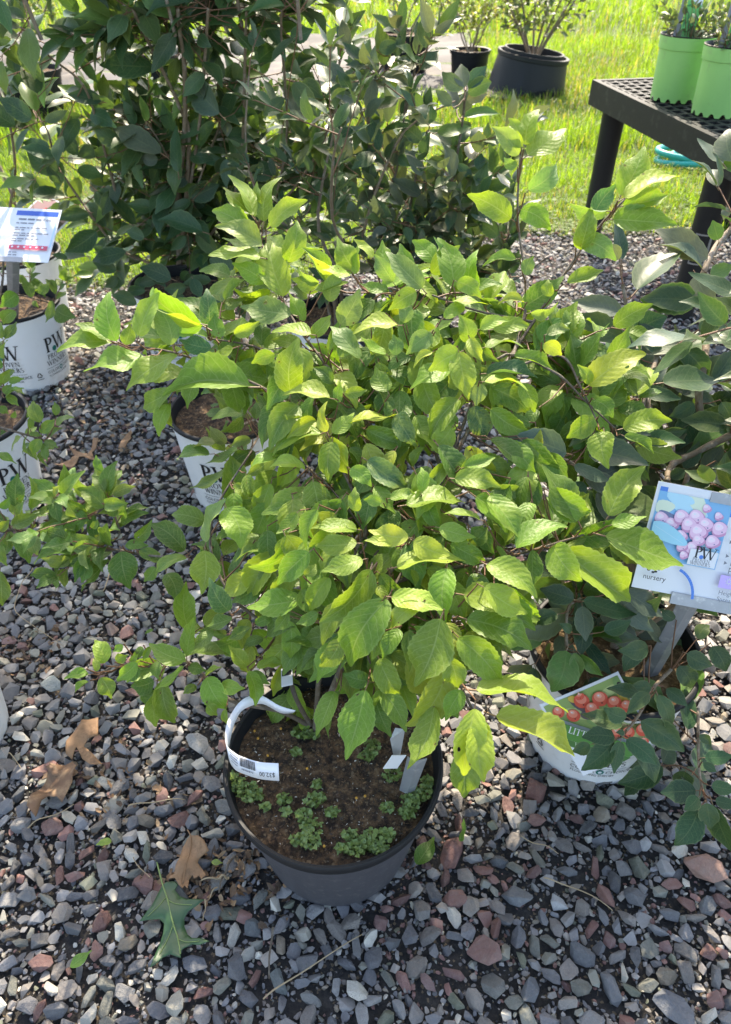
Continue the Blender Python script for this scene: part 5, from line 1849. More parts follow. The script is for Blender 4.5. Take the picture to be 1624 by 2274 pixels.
for (bu, bv, lab, gr) in ((1497, 218, "lime green pot at the table's left end, furthest from the camera", 1), (1592, 250, "lime green pot nearer the camera, cut by the right edge", 2)):
    base = PZ(bu, bv, ZT)
    g_ = empty("potted_plant", (base.x, base.y, ZT - .0015))
    tag(g_, lab + (", tag in soil" if False else ""), 'potted plant', 'lime green pots on the bench table')
    mb = MB()
    rb, rt, H = .080, .089, .19
    mb.lathe([(rb, 0), (rb, .012), (rb + .001, .022), (rt - .003, H * .80), (rt + .001, H * .81), (rt + .003, H - .006), (rt + .003, H)], 72,
             zfun=lambda i, a, z: z + (.011 if (i == 0 and math.sin(a * 14) > 0) else 0))
    body = autosmooth(mb.build("pot", M['green_pot'], g_), 35)
    mb = MB()
    mb.lathe([(rt + .003, H), (rt + .004, H + .003), (rt, H + .004), (rt - .004, H), (rt - .008, H - .04), (rb, .02)], 56)
    autosmooth(mb.build("rim", M['black'], body), 50)
    soil_part(g_, rt - .008, H - .02, M['soil'], 2)
    rr = random.Random(bu)
    lv, tw = [], []
    for i in range(26):
        a = rr.uniform(0, 6.28)
        q = rr.uniform(0, .07)
        p = g_.location + Vector((q * math.cos(a), q * math.sin(a), H - .02))
        grow_twig(p, Vector((math.cos(a) * .7, math.sin(a) * .7, 1)), rr.uniform(.06, .13), .034, 4, rr, lv, tw, up=.1, hang=.1)
    twig_mesh(g_, tw, M['twig'])
    leaf_set(g_, [(m, jit(rr.choice([(.05, .085, .04), (.14, .19, .12), (.04, .07, .03)]), rr), 0) for m in lv], TINY, M['leaf_dark'], M['leaf_dark_b'], 150)
    # plant tag with printed leaf picture
    tg = empty("plant_tag", g_.location + Vector((-.022, -.028, H - .03)))
    tag(tg, "green and white plastic tag stuck in the lime pot " + ("at the table's left end" if gr == 1 else "at the right edge"), 'plant tag', 'tags in the lime green pots')
    mb = MB()
    mb.box((0, 0, .075), (.046, .0012, .17))
    c_ = mb.build("card", flat("tag_green", (.12, .48, .12)), tg)
    pr = Print(.0008, .0002)
    pr.poly([(-.022, .13), (.022, .115), (.022, .158), (-.022, .158)], M['paper'])
    for k in range(9):
        x, y = rr.uniform(-.017, .017), rr.uniform(.02, .115)
        a = rr.uniform(0, 3.1)
        d = Vector((math.cos(a), math.sin(a))) * .014
        q = Vector((-d.y, d.x)) * .22
        pr.poly([(x - d.x, y - d.y), (x + q.x, y + q.y), (x + d.x, y + d.y), (x - q.x, y - q.y)], flat("tag_leaf_dark", (.03, .22, .07)))
    pr.disc(.004, .075, .009, flat("tag_yellow", (.62, .6, .12)))
    pr.build("print", lambda x, y, z: (x, -z, y), tg)
    mb = MB()
    mb.box((-.033, .004, .085), (.016, .003, .17))
    mb.build("stake", flat("grey_stake", (.22, .22, .24)), tg)
    tg.rotation_euler = (rad(-8), rad(3), rad(-18))

# garden hose on the grass under the bench
hb = PZ(1540, 350, .03)
mb = MB()
pts = []
for i in range(90):
    a = i / 90 * 2 * math.pi * 3.0
    rr_ = .17 + .035 * math.sin(a * .37 + 1) + .02 * math.sin(a * 2.1)
    pts.append(Vector((rr_ * 1.45 * math.cos(a) + .10, rr_ * .9 * math.sin(a), .02 + .014 * (i / 30) + .012 * math.sin(a * 1.7))))
for j in range(14):
    pts.append(pts[-1] + Vector((.06, -.015 + .01 * math.sin(j), -.002)))
mb.tube(catmull(pts, 2), .0155, 10)
ho = mb.build("garden_hose", M['hose'], smooth=True)
ho.location = (hb.x, hb.y, 0)
tag(ho, "coiled teal garden hose lying on the grass under the bench", 'hose')

# ------------------------------------------------------------------ signs and tags
def quad_frame(bl, br, tl):
    """local frame of a flat board from three corners"""
    ex = (br - bl).normalized()
    ey = (tl - bl)
    ey = (ey - ex * ey.dot(ex)).normalized()
    ez = ex.cross(ey)
    return ex, ey, ez


def post(mb, p0, p1, w, side, ang=.35):
    """folded steel strip from p0 up to p1"""
    d = (p1 - p0).normalized()
    s = (side - d * side.dot(d)).normalized()
    n = d.cross(s)
    V = []
    t = .0015
    for p, k in ((p0, .8), (p1, 1.0)):
        for q in (-1, 0, 1):
            V.append(p + s * q * w / 2 * k + n * (abs(q) * w / 2 * math.tan(ang)))
        for q in (1, 0, -1):
            V.append(p + s * q * w / 2 * k + n * (abs(q) * w / 2 * math.tan(ang) - t))
    T = []
    for i in range(6):
        j = (i + 1) % 6
        T += [(i, j, j + 6), (i, j + 6, i + 6)]
    T += [(0, 1, 4), (0, 4, 5), (1, 2, 3), (1, 3, 4), (6, 7, 10), (6, 10, 11), (7, 8, 9), (7, 9, 10)]
    mb.add([tuple(v) for v in V], T)


# right sign with the berry picture
bl, tl = PX(1403, 1303, 1.0), PX(1430, 1064, .975)
br = PX(1640, 1348, 1.0)
ex, ey, ez = quad_frame(bl, br, tl)
Hs, Ws = (tl - bl).length, .205
sg = empty("plant_sign", bl)
tag(sg, "berry picture sign with lilac band in a steel holder, right of the bright shrub", 'sign', 'printed plant signs')


def lay_s(x, y, z):
    return tuple(ex * x + ey * y + ez * z)


Sm = Matrix((ex, ey, ez)).transposed()
mb = MB()
mb.box(lay_s(Ws / 2, Hs / 2, -.0008), (Ws, Hs, .0012), Sm)
mb.build("panel", M['paper'], sg)
BLUEI = flat("print_blue", (.05, .20, .62))
pr = Print(.0002, .00006)
k = Hs / 240.0   # metres per photo pixel on the board
pr.rect(Hs * .02, Hs * .935, Ws, Hs * .992, M['paper'])
pr.rect(Hs * .03, Hs * .92, Hs * .10, Hs * .96, BLUEI)
pic = (Hs * .03, Hs * .30, Hs * .70, Hs * .92)
pr.rect(*pic[:2], pic[2], pic[3], flat("picture_blue", (.18, .44, .70)))
pr.rect(Hs * .70, Hs * .80, Ws, Hs * .87, BLUEI)


def in_pic(a, b):
    return pic[0] + (pic[2] - pic[0]) * a, pic[1] + (pic[3] - pic[1]) * b


def blob(a, b, ra, rb, rot, mat, n=14, pts=None):
    P = []
    for i in range(n):
        t = 6.283 * i / n
        x, y = ra * math.cos(t), rb * math.sin(t) * (1 - .3 * math.cos(t))
        X, Y = x * math.cos(rot) - y * math.sin(rot), x * math.sin(rot) + y * math.cos(rot)
        q = in_pic(min(max(a + X, 0), 1), min(max(b + Y, 0), 1))
        P.append(q)
    cx, cy = in_pic(min(max(a, 0), 1), min(max(b, 0), 1))
    pr.put(np.array([(cx, cy)] + P), np.array([(0, 1 + i, 1 + (i + 1) % n) for i in range(n)]), mat)


LB, LG, DKB = flat("picture_pale_blue", (.42, .68, .80)), flat("picture_cream", (.66, .74, .58)), flat("picture_slate", (.14, .17, .30))
PINK, PINKD, AQUA = flat("berry_pink", (.80, .52, .68)), flat("berry_rose", (.58, .27, .45)), flat("picture_aqua", (.30, .62, .76))
blob(.45, .85, .30, .16, -.5, LB); blob(.55, .9, .2, .10, -.9, LG); blob(.30, .95, .2, .10, -.2, LB); blob(.12, .78, .14, .10, .2, LG)
blob(.3, .62, .26, .05, -.35, DKB); blob(.62, .5, .08, .12, .3, DKB); blob(.75, .45, .25, .02, -.1, flat("picture_lilac", (.5, .5, .78)))
blob(.85, .30, .25, .05, -.6, LB)
for (a, b, q) in [(.12, .60, .10), (.27, .54, .10), (.68, .86, .06), (.86, .78, .06), (.38, .67, .115), (.57, .71, .115), (.72, .62, .115), (.92, .60, .12), (.50, .58, .115), (.64, .50, .13), (.67, .38, .09),
                  (.86, .40, .105), (.62, .25, .105), (.47, .25, .08), (.42, .40, .09), (.70, .17, .08), (.52, .13, .06)]:
    blob(a, b, q, q * .95, 0, PINKD, 16)
    blob(a - .012, b + .018, q * .86, q * .80, 0, PINK, 16)
    blob(a - .03, b + .035, q * .5, q * .42, 0, flat("berry_light", (.88, .68, .78)), 12)
    blob(a - q * .35, b + q * .4, q * .16, q * .12, 0, M['paper'], 7)
    blob(a + q * .2, b - q * .25, q * .10, q * .09, 0, DKB, 6)
blob(.24, .40, .30, .12, -.35, AQUA, 16)
q0, q1 = in_pic(.02, .50), in_pic(.46, .30)
pr.poly([q0, (q0[0] + .001, q0[1] - .0012), q1, (q1[0], q1[1] + .0008)], LB)
a0, a1 = in_pic(.58, 0.0), in_pic(.96, .26)
pr.rect(a0[0], a0[1] + .002, a1[0], a1[1], M['paper'])
pr.serif("P", .016, a0[0] + .006, a0[1] + .0125, M['ink'])
pr.serif("W", .016, a0[0] + .0155, a0[1] + .0125, M['ink'])
pr.disc(a0[0] + .0165, a0[1] + .0145, .0028, BLUEI)
pr.serif("PROVEN", .0046, a0[0] + .0175, a0[1] + .0075, M['grey_ink'], True)
pr.serif("WINNERS", .0046, a0[0] + .0175, a0[1] + .0028, M['grey_ink'], True)
tx = Hs * .755
pr.text("Little", .0150, tx, Hs * .715, M['grey_ink'])
pr.text("Ilex ve", .0120, tx, Hs * .655, M['grey_ink'])
for y, s in ((.565, "Com"), (.51, "spac"), (.435, "Huge,"), (.37, "Little"), (.315, "pollina")):
    if s not in ("spac", "pollina"):
        pr.poly([(tx - .002, Hs * y), (tx + .0025, Hs * y + .0025), (tx - .002, Hs * y + .005)], M['grey_ink'])
    pr.text(s, .0118, tx + .006, Hs * y, M['grey_ink'])
LIL = flat("print_lilac", (.56, .42, .82))
pr.rect(Hs * .745, Hs * .155, Ws, Hs * .275, LIL)
for i in range(4):
    cx, cy = Hs * (.83 + .13 * i), Hs * .225
    for j in range(8):
        a = j * .785
        d = Vector((math.cos(a), math.sin(a)))
        p0 = Vector((cx, cy)) + d * .0036
        s_ = Vector((-d.y, d.x)) * .0004
        pr.poly([tuple(p0 - s_), tuple(p0 + d * .0016 - s_), tuple(p0 + d * .0016 + s_), tuple(p0 + s_)], M['paper'])
    pr.disc(cx, cy, .0032, M['paper'])
    pr.disc(cx, cy, .0024, LIL)
pr.text("Height: 3 - 4 ft", .0085, tx, Hs * .095, M['grey_ink'])
pr.text("Spread: 3 - 4 ft", .0085, tx, Hs * .035, M['grey_ink'])
# curved blue line on the white margin
P0 = []
for i in range(9):
    t = i / 8
    a = rad(75 - 70 * t)
    P0.append((Hs * (.30 + .24 * math.cos(a)), Hs * (-.02 + .28 * math.sin(a))))
for i in range(8):
    (x0, y0), (x1, y1) = P0[i], P0[i + 1]
    d = Vector((x1 - x0, y1 - y0)).normalized()
    s_ = Vector((-d.y, d.x)) * .0019
    pr.poly([(x0 - s_.x, y0 - s_.y), (x1 - s_.x, y1 - s_.y), (x1 + s_.x, y1 + s_.y), (x0 + s_.x, y0 + s_.y)], BLUEI)
pr.text("nursery", .010, Hs * .05, Hs * .115, M['ink'])
for i in range(5):
    pr.disc(Hs * (.085 + .022 * i), Hs * (.20 + .02 * math.sin(i * 2)), .0024, M['ink'], .0016, 7)
pr.build("print", lay_s, sg)
mb = MB()
mb.box(lay_s(Hs * .42 + .08, -.004, .0012), (.16 + Hs * .1, .016, .003), Sm)
mb.box(lay_s(Hs * .42 + .08, Hs * .95, .0010), (.14, .014, .0022), Sm)
mb.box(lay_s(Ws * .5, Hs * .5, -.0035), (Ws * .98, Hs * .98, .0015), Sm)
mb.build("holder", M['galv'], sg)
mb = MB()
foot = PZ(1432, 1512, .205)
post(mb, foot - bl + Vector((0, 0, -.05)), Vector(lay_s(Hs * .60, .004, -.004)), .030, ex)
mb.build("post", M['galv'], sg)

# left sign with blue header
bl2, br2, tl2 = PX(-36, 576, 1.74), PX(107, 583, 1.74), PX(-30, 460, 1.80)
ex2, ey2, ez2 = quad_frame(bl2, br2, tl2)
W2, H2 = (br2 - bl2).length, (tl2 - bl2).length
s2 = empty("plant_sign", bl2)
tag(s2, "white sign with blue header and red icon band on steel stake, far left", 'sign', 'printed plant signs')
L2 = lambda x, y, z: tuple(ex2 * x + ey2 * y + ez2 * z)
S2 = Matrix((ex2, ey2, ez2)).transposed()
mb = MB()
mb.box(L2(W2 / 2, H2 / 2, -.001), (W2, H2, .0015), S2)
mb.build("panel", M['paper'], s2)
pr = Print(.0003, .0001)
pr.rect(W2 * .30, H2 * .86, W2 * .965, H2 * .95, flat("print_navy", (.03, .11, .48)))
def word_bars(x0, y, n, h, wmax):
    """print too small to read in the photograph: a run of word-long grey marks"""
    q, rw = x0, random.Random(int(y * 1e5))
    for _ in range(n):
        w = rw.uniform(.35, 1) * wmax
        pr.rect(q, y, q + w, y + h, M['grey_ink'])
        q += w + wmax * .18


pr.text("Red", .0135, W2 * .74, H2 * .76, M['grey_ink'])
word_bars(W2 * .36, H2 * .77, 3, .005, W2 * .13)
for y, n_ in ((.70, 3), (.61, 6), (.565, 2), (.50, 6), (.455, 4), (.39, 5), (.345, 2)):
    word_bars(W2 * .34, H2 * y, n_, .003, W2 * .11)
pr.rect(W2 * .34, H2 * .20, W2 * .94, H2 * .28, flat("print_red", (.62, .08, .14)))
for i in range(6):
    pr.disc(W2 * (.39 + .095 * i), H2 * .245, .0028, M['paper'], None, 8)
word_bars(W2 * .36, H2 * .13, 2, .003, W2 * .10)
word_bars(W2 * .36, H2 * .08, 2, .003, W2 * .10)
pr.rect(W2 * .965, H2 * .25, W2 * .99, H2 * .75, flat("print_sky", (.45, .62, .8)))
pr.build("print", L2, s2)
mb = MB()
post(mb, PZ(30, 722, .20) - bl2, Vector(L2(W2 * .44, -.002, -.003)), .030, ex2)
mb.box(L2(W2 * .42, .002, .002), (W2 * .36, .014, .003), S2)
mb.build("post", M['galv'], s2)


def card(name, corners, label, cat, thick=.001, group=None):
    """flat card through three corners bl, br, tl; returns root and its local frame"""
    b, r_, t = corners
    ex, ey, ez = quad_frame(b, r_, t)
    W, H = (r_ - b).length, (t - b).dot(ey)
    root = empty(name, b)
    tag(root, label, cat, group)
    Sx = Matrix((ex, ey, ez)).transposed()
    f = lambda x, y, z: tuple(ex * x + ey * y + ez * z)
    mb = MB()
    mb.box(f(W / 2, H / 2, -thick / 2 - .0002), (W, H, thick), Sx)
    mb.build("card", M['paper'], root)
    return root, f, W, H


# fallen tag with red berries leaning on the right pot: a square card standing on its corner
dT, dL, dB, dR = PX(*zM(895, 310), 1.03), PX(*zM(120, 690), 1.035), PX(*zM(530, 1405), 1.095), PX(*zM(1340, 1060), 1.085)
dc = (dT + dL + dB + dR) / 4
dx_, dy_ = (dR - dL) / 2, (dT - dB) / 2
dn = dx_.cross(dy_).normalized()
root = empty("plant_tag", dB)
tag(root, "red berry picture tag with green band leaning on the white pot, right front", 'plant tag')


def lay_d(x, y, z):
    # a slight bow, the card follows the pot
    return tuple(dc + dx_ * x + dy_ * y + dn * (z - .006 * x * x) - dB)


def diamond_grid(n, z):
    V, T = [], []
    for j in range(n + 1):
        for i in range(n + 1):
            a, b = i / n, j / n
            V.append(lay_d(a - b, a + b - 1, z))
    for j in range(n):
        for i in range(n):
            q = j * (n + 1) + i
            T += [(q, q + 1, q + n + 2), (q, q + n + 2, q + n + 1)]
    return V, T


mb = MB()
mb.add(*diamond_grid(8, 0))
V, T = diamond_grid(8, -.0008)
mb.add(V, [t[::-1] for t in T])
mb.build("card", M['paper'], root)
pr = Print(.0006, .00012)


def strip_d(y0, y1, mat, inset=.06):
    """the part of the card between two heights"""
    n = 10
    V, T = [], []
    for j in range(n + 1):
        y = y0 + (y1 - y0) * j / n
        w = max(1 - abs(y) - inset, 0)
        for i in range(n + 1):
            V.append((-w + 2 * w * i / n, y))
    for j in range(n):
        for i in range(n):
            q = j * (n + 1) + i
            T += [(q, q + 1, q + n + 2), (q, q + n + 2, q + n + 1)]
    pr.put(np.array(V), np.array(T), mat)


def blob_d(a, b, ra, rb, rot, mat, n=14):
    P = []
    for i in range(n):
        t = 6.283 * i / n
        x, y = ra * math.cos(t), rb * math.sin(t)
        X, Y = a + x * math.cos(rot) - y * math.sin(rot), max(b + x * math.sin(rot) + y * math.cos(rot), -.11)
        k = (abs(X) + abs(Y)) / .94
        if k > 1:
            X, Y = X / k, Y / k
        P.append((X, Y))
    pr.put(np.array([(a, max(b, -.1))] + P), np.array([(0, 1 + i, 1 + (i + 1) % n) for i in range(n)]), mat)


strip_d(-.11, .94, flat("tag_foliage", (.26, .36, .12)))
for a, b, ra, rb, rot, c in [(-.05, .62, .2, .08, 1.0, "tag_pale_leaf"), (.2, .6, .16, .06, -.7, "tag_yellow2"), (-.35, .1, .3, .1, .2, "tag_pale_leaf"), (.45, .1, .35, .12, -.3, "tag_pale_leaf"), (-.45, .25, .2, .08, -.4, "tag_shade"),
                             (.05, .85, .10, .10, 0, "tag_mid_leaf"), (-.55, .3, .08, .06, 0, "tag_yellow2"), (.0, .05, .25, .08, .1, "tag_mid_leaf"), (-.25, .12, .12, .08, .3, "tag_shade")]:
    blob_d(a, b, ra, rb, rot, flat(c, {'tag_pale_leaf': (.45, .52, .22), 'tag_shade': (.12, .10, .11), 'tag_mid_leaf': (.2, .33, .12), 'tag_yellow2': (.6, .42, .08)}[c]))
RB1, RB2 = flat("tag_berry", (.66, .10, .06)), flat("tag_berry_light", (.78, .24, .16))
for a, b, q in [(-.70, .0, .095), (-.47, .035, .11), (-.42, .33, .125), (-.16, .47, .13), (-.23, .26, .12), (.07, .49, .12), (-.5, .42, .08), (.27, .5, .11), (.26, -.01, .10), (.44, .06, .11), (.66, .18, .12), (.10, .2, .10), (.75, -.02, .08)]:
    blob_d(a, b, q, q, 0, RB1, 16)
    blob_d(a - .02, b + .03, q * .7, q * .65, 0, RB2, 14)
    blob_d(a - .035, b + .05, q * .35, q * .3, 0, flat('tag_berry_glow', (.82, .40, .30)), 10)
    blob_d(a - q * .35, b + q * .4, q * .13, q * .1, 0, M['paper'], 6)
    blob_d(a + q * .35, b - q * .4, q * .1, q * .1, 0, M['ink'], 6)
strip_d(-.36, -.11, flat("tag_band", (.08, .24, .05)))
strip_d(-.47, -.36, flat("tag_band_dark", (.06, .17, .045)), .03)
V2, T2, w2 = serif_flat("LITTLE", 1.0)
pr.put(np.stack([-.52 + V2[:, 0] * .105, -.24 + V2[:, 1] * .12], 1), T2, M['paper'])
V2, T2, w2 = serif_flat("WI", 1.0)
pr.put(np.stack([-.36 + V2[:, 0] * .085, -.44 + V2[:, 1] * .075], 1), T2, flat("tag_pale_text", (.5, .62, .45)))
for x_, y_, w_ in ((.05, -.56, .2), (.05, -.62, .14), (.05, -.70, .12)):
    pr.rect(x_, y_, x_ + w_, y_ + .022, M['ink'], 3)
pr.disc(.0, .86, .035, M['ink'])
pr.build("print", lay_d, root)

# leaning sign seen edge-on in the main pot: stake, backing and white panel
a_ = lambda x, y, d: PX(*zP(x, y), d)
root, f, W, H = card("plant_sign", (a_(1212, 640, .955), a_(1268, 560, .95), a_(1188, 555, .93)), "small white sign on steel stake in the black pot, half behind leaves", 'sign', group='printed plant signs')
mb = MB()
post(mb, a_(1272, 790, 1.0) - root.location, a_(1335, 590, .95) - root.location, .026, RT)
mb.build("stake", M['galv'], root)
mb = MB()
mb.poly([a_(1168, 460, .945) - root.location, a_(1205, 640, .958) - root.location, a_(1216, 640, .962) - root.location, a_(1260, 400, .955) - root.location, a_(1200, 390, .95) - root.location])
mb.build("backing", M['galv'], root)

# price tag: looped ribbon round a low branch
eA = [(590, 285), (490, 255), (370, 190), (270, 215), (205, 290), (165, 380), (165, 490), (220, 545), (270, 570), (370, 600), (485, 608)]
eB = [(575, 300), (500, 300), (390, 245), (310, 260), (250, 300), (205, 400), (180, 560), (215, 640), (280, 675), (380, 705), (490, 715)]
dp = [1.0, 1.0, 1.0, .99, .98, .965, .952, .945, .94, .935, .93]
A3 = catmull([PX(*zP(*p), d) for p, d in zip(eA, dp)], 5)
B3 = catmull([PX(*zP(*p), d + .006) for p, d in zip(eB, dp)], 5)
pt = empty("price_tag", A3[-1])
tag(pt, "white ribbon price tag looped round a low branch over the black pot", 'price tag')
V, T = [], []
for a, b in zip(A3, B3):
    V += [tuple(a - pt.location), tuple(b - pt.location)]
for i in range(len(A3) - 1):
    T += [(2 * i, 2 * i + 1, 2 * i + 3), (2 * i, 2 * i + 3, 2 * i + 2)]
mb = MB()
mb.add(V, T)
rb_ = mb.build("ribbon", M['paper'], pt, smooth=True)
so = rb_.modifiers.new("thickness", 'SOLIDIFY')
so.thickness = .0004
so.offset = 0


def lay_r(x, y, z):
    """x 0..1 along the last part of the ribbon, y 0..1 across it"""
    n0 = len(A3) - 21
    q = n0 + x * 20
    i = min(int(q), len(A3) - 2)
    fr = q - i
    a = A3[i].lerp(A3[i + 1], fr)
    b = B3[i].lerp(B3[i + 1], fr)
    p = b.lerp(a, y)
    nn = (C0 - p).normalized()
    return tuple(p + nn * (.0005 + z) - pt.location)


pr = Print(.0002, .00005)
V2, T2 = text_flat("$32.00", 1.0)
wtx = V2[:, 0].max()
pr.put(np.stack([.93 - V2[:, 0] / wtx * .20, .42 - V2[:, 1] * .36], 1), T2, M['ink'])
x = .40
rr = random.Random(3)
while x < .68:
    w = rr.choice([.005, .008, .012])
    pr.rect(x, .40, x + w, .92, M['ink'])
    x += w + rr.choice([.005, .008])
for x0, x1, y in ((.44, .64, .20), (.10, .34, .76), (.12, .30, .60), (.10, .34, .44), (.16, .34, .28)):
    x = x0
    while x < x1:
        w = rr.uniform(.012, .03)
        pr.rect(x, y, x + w, y + .07, M['grey_ink'])
        x += w + .008
pr.build("print", lay_r, pt)

# pale plain card behind, by the middle pot
M['paper_keep'] = M['paper']
M['paper'] = flat('beige_card', (.36, .34, .30))
root, f, W, H = card("plant_tag", (PX(*zA(320, 1165), 1.46), PX(*zA(630, 1310), 1.44), PX(*zA(350, 1110), 1.50)), "pale beige card lying by the white pot with bare soil", 'plant tag')
M['paper'] = M['paper_keep']
# white cards glimpsed through the shrub's leaves above the black pot
root, f, W, H = card("plant_tag", (PX(*zF(1450, 545), 1.02), PX(*zF(1520, 530), 1.02), PX(*zF(1430, 440), 1.05)), "small white tag standing at the black pot's back rim", 'plant tag')
pr = Print(.0002, .0001)
pr.rect(W * .08, H * .55, W * .92, H * .85, M['ink'])
pr.build("print", f, root)
# tag with red berries behind the left sign
root, f, W, H = card("plant_tag", (PX(40, 560, 2.35), PX(112, 500, 2.35), PX(36, 470, 2.35)), "red berry picture tag behind the blue-topped sign, far left", 'plant tag')
W = .13; H = .15
ex_ = Vector((.8, 0, -.25)).normalized()
for ch in list(root.children):
    bpy.data.objects.remove(ch)
b_ = PX(20, 520, 2.3)
root.location = b_
c1, c2, c3, c4 = PX(22, 500, 2.32), PX(98, 545, 2.30), PX(136, 460, 2.35), PX(64, 408, 2.38)
ex, ey, ez = quad_frame(c1, c2, c4)
W, H = (c2 - c1).length, (c4 - c1).dot(ey)
root.location = c1
Sx = Matrix((ex, ey, ez)).transposed()
f = lambda x, y, z: tuple(ex * x + ey * y + ez * z)
mb = MB()
mb.box(f(W / 2, H / 2, -.001), (W, H, .0015), Sx)
mb.build("card", M['paper'], root)
pr = Print(.0004, .00015)
pr.rect(W * .04, H * .30, W * .96, H * .96, flat("tag_mauve", (.42, .26, .26)))
pr.rect(W * .60, H * .30, W * .96, H * .62, flat("tag_umber", (.10, .07, .05)))
rr = random.Random(8)
for i in range(26):
    a, b = rr.uniform(.25, .9), rr.uniform(.38, .72)
    pr.disc(W * a, H * b, W * .035, flat("tag_red", (.55, .06, .05)), None, 8)
pr.build("print", f, root)

# ------------------------------------------------------------------ brown litter among the stones, left of the middle
VV, TT, CC, n = [], [], [], 0
rl = random.Random(17)
for _ in range(900):
    u, v = rl.choice([(300, 930), (230, 990), (330, 860), (60, 1440), (470, 1960), (520, 1930), (250, 1740), (200, 840)])
    u, v = u + rl.gauss(0, 70), v + rl.gauss(0, 40)
    p = PZ(u, v, rl.uniform(.008, .018))
    if in_pot(p.x, p.y):
        continue
    s = rl.uniform(.003, .011)
    m = 5
    nrm = Vector((rl.gauss(0, .5), rl.gauss(0, .5), 1)).normalized()
    t1 = nrm.orthogonal().normalized()
    t2 = nrm.cross(t1)
    a0 = rl.uniform(0, 6.28)
    ca, sa = math.cos(a0), math.sin(a0)
    t1, t2 = t1 * ca + t2 * sa, (t2 * ca - t1 * sa) * rl.uniform(.2, .7)
    VV += [tuple(p)] + [tuple(p + (t1 * math.cos(6.283 * i / m) + t2 * math.sin(6.283 * i / m)) * s * rl.uniform(.6, 1.2) + nrm * rl.uniform(-.1, .3) * s) for i in range(m)]
    TT += [(n, n + 1 + i, n + 1 + (i + 1) % m) for i in range(m)]
    c = rl.choice([(.16, .09, .045), (.24, .14, .07), (.10, .06, .035), (.30, .20, .11), (.08, .05, .03)])
    CC += [c] * (m + 1)
    n += m + 1
lm = bpy.data.objects.new("leaf_litter", np_mesh("leaf_litter", np.array(VV), np.array(TT), M['stone_b'], col=np.array(CC)))
COL.objects.link(lm)
lm.parent = bed
lm['kind'] = 'stuff'

# ------------------------------------------------------------------ leaves and sticks lying on the gravel
def ground_leaf(name, zf, outline, z, mat, label, cat, stem=None, veins=None, curl=.006, group=None, seed=0):
    pts = [PZ(*zf(x, y), z) for x, y in outline]
    c = sum(pts, Vector()) / len(pts)
    bm = bmesh.new()
    vs_ = [bm.verts.new((p.x - c.x, p.y - c.y, 0)) for p in pts]
    fc = bm.faces.new(vs_)
    if fc.normal.z < 0:
        fc.normal_flip()
    bmesh.ops.triangulate(bm, faces=bm.faces)
    bmesh.ops.subdivide_edges(bm, edges=bm.edges, cuts=3, use_grid_fill=True)
    for v in bm.verts:
        r_ = v.co.length
        v.co.z = curl * mnoise.noise(Vector((v.co.x * 28 + seed, v.co.y * 28, seed))) * 1.6 + curl * (r_ / .05) ** 2 * (.6 + .6 * mnoise.noise(Vector((v.co.x * 12, v.co.y * 12, 3 + seed))))
    bmesh.ops.triangulate(bm, faces=bm.faces)
    me = bpy.data.meshes.new(name)
    bm.to_mesh(me)
    bm.free()
    for p in me.polygons:
        p.use_smooth = True
    me.materials.append(mat)
    root = empty(name, (c.x, c.y, z))
    o = bpy.data.objects.new("blade", me)
    COL.objects.link(o)
    o.parent = root
    so = o.modifiers.new("thickness", 'SOLIDIFY')
    so.thickness = .0005
    tag(root, label, cat, group)
    if veins:
        mb = MB()
        for ln, w0 in veins:
            P = []
            for x, y in ln:
                p = PZ(*zf(x, y), z)
                q = Vector((p.x - c.x, p.y - c.y, 0))
                q.z = curl * mnoise.noise(Vector((q.x * 28 + seed, q.y * 28, seed))) * 1.6 + curl * (min(q.length, .052) / .05) ** 2 * (.6 + .6 * mnoise.noise(Vector((q.x * 12, q.y * 12, 3 + seed)))) + .0013
                P.append(q)
            mb.tube(catmull(P, 4), [w0] * (4 * (len(P) - 1) + 1) if len(P) > 2 else w0, 4)
        mb.build("vein", M['oak_vein'] if mat is M['oak_green'] else mat, root, smooth=True)
    return root


ground_leaf("oak_leaf", zR, [(640, 650), (690, 620), (790, 610), (830, 650), (790, 720), (850, 790), (940, 830), (1160, 830), (1060, 910), (950, 980), (900, 1060), (900, 1150), (940, 1250), (1000, 1300), (1100, 1310),
                             (1220, 1355), (1090, 1400), (1000, 1380), (900, 1430), (870, 1460), (860, 1550), (800, 1530), (730, 1500), (640, 1540), (560, 1620), (485, 1670), (530, 1540), (590, 1390), (640, 1230),
                             (655, 1120), (600, 1070), (500, 1080), (350, 1105), (420, 1030), (510, 920), (570, 790), (610, 700)], .026, M['oak_green'], "fresh dark green lobed oak leaf lying on the gravel", 'fallen leaf',
            veins=[([(575, 390), (640, 650), (700, 830), (760, 1100), (820, 1290), (860, 1500)], .0011), ([(705, 840), (800, 890), (1000, 905)], .0006), ([(825, 1305), (930, 1350), (1090, 1350)], .0006), ([(765, 1140), (700, 1300), (600, 1500)], .0006), ([(690, 800), (600, 920), (460, 1050)], .0005)],
            curl=.004, seed=2)
ground_leaf("dead_leaf", zR, [(990, 60), (1080, 75), (1150, 130), (1210, 240), (1090, 310), (1060, 360), (1110, 420), (1160, 500), (1100, 560), (1070, 500), (1010, 540), (990, 500), (950, 560), (940, 690), (900, 640), (880, 690),
                              (830, 640), (790, 570), (720, 590), (730, 560), (780, 530), (810, 420), (850, 340), (880, 190), (940, 100)], .030, M['dead'], "tan dead leaf touching the green oak leaf's stalk end", 'fallen leaf',
            veins=[([(950, 10), (985, 80), (970, 250), (930, 400), (880, 620)], .0010)], curl=.009, group='fallen brown leaves', seed=5)
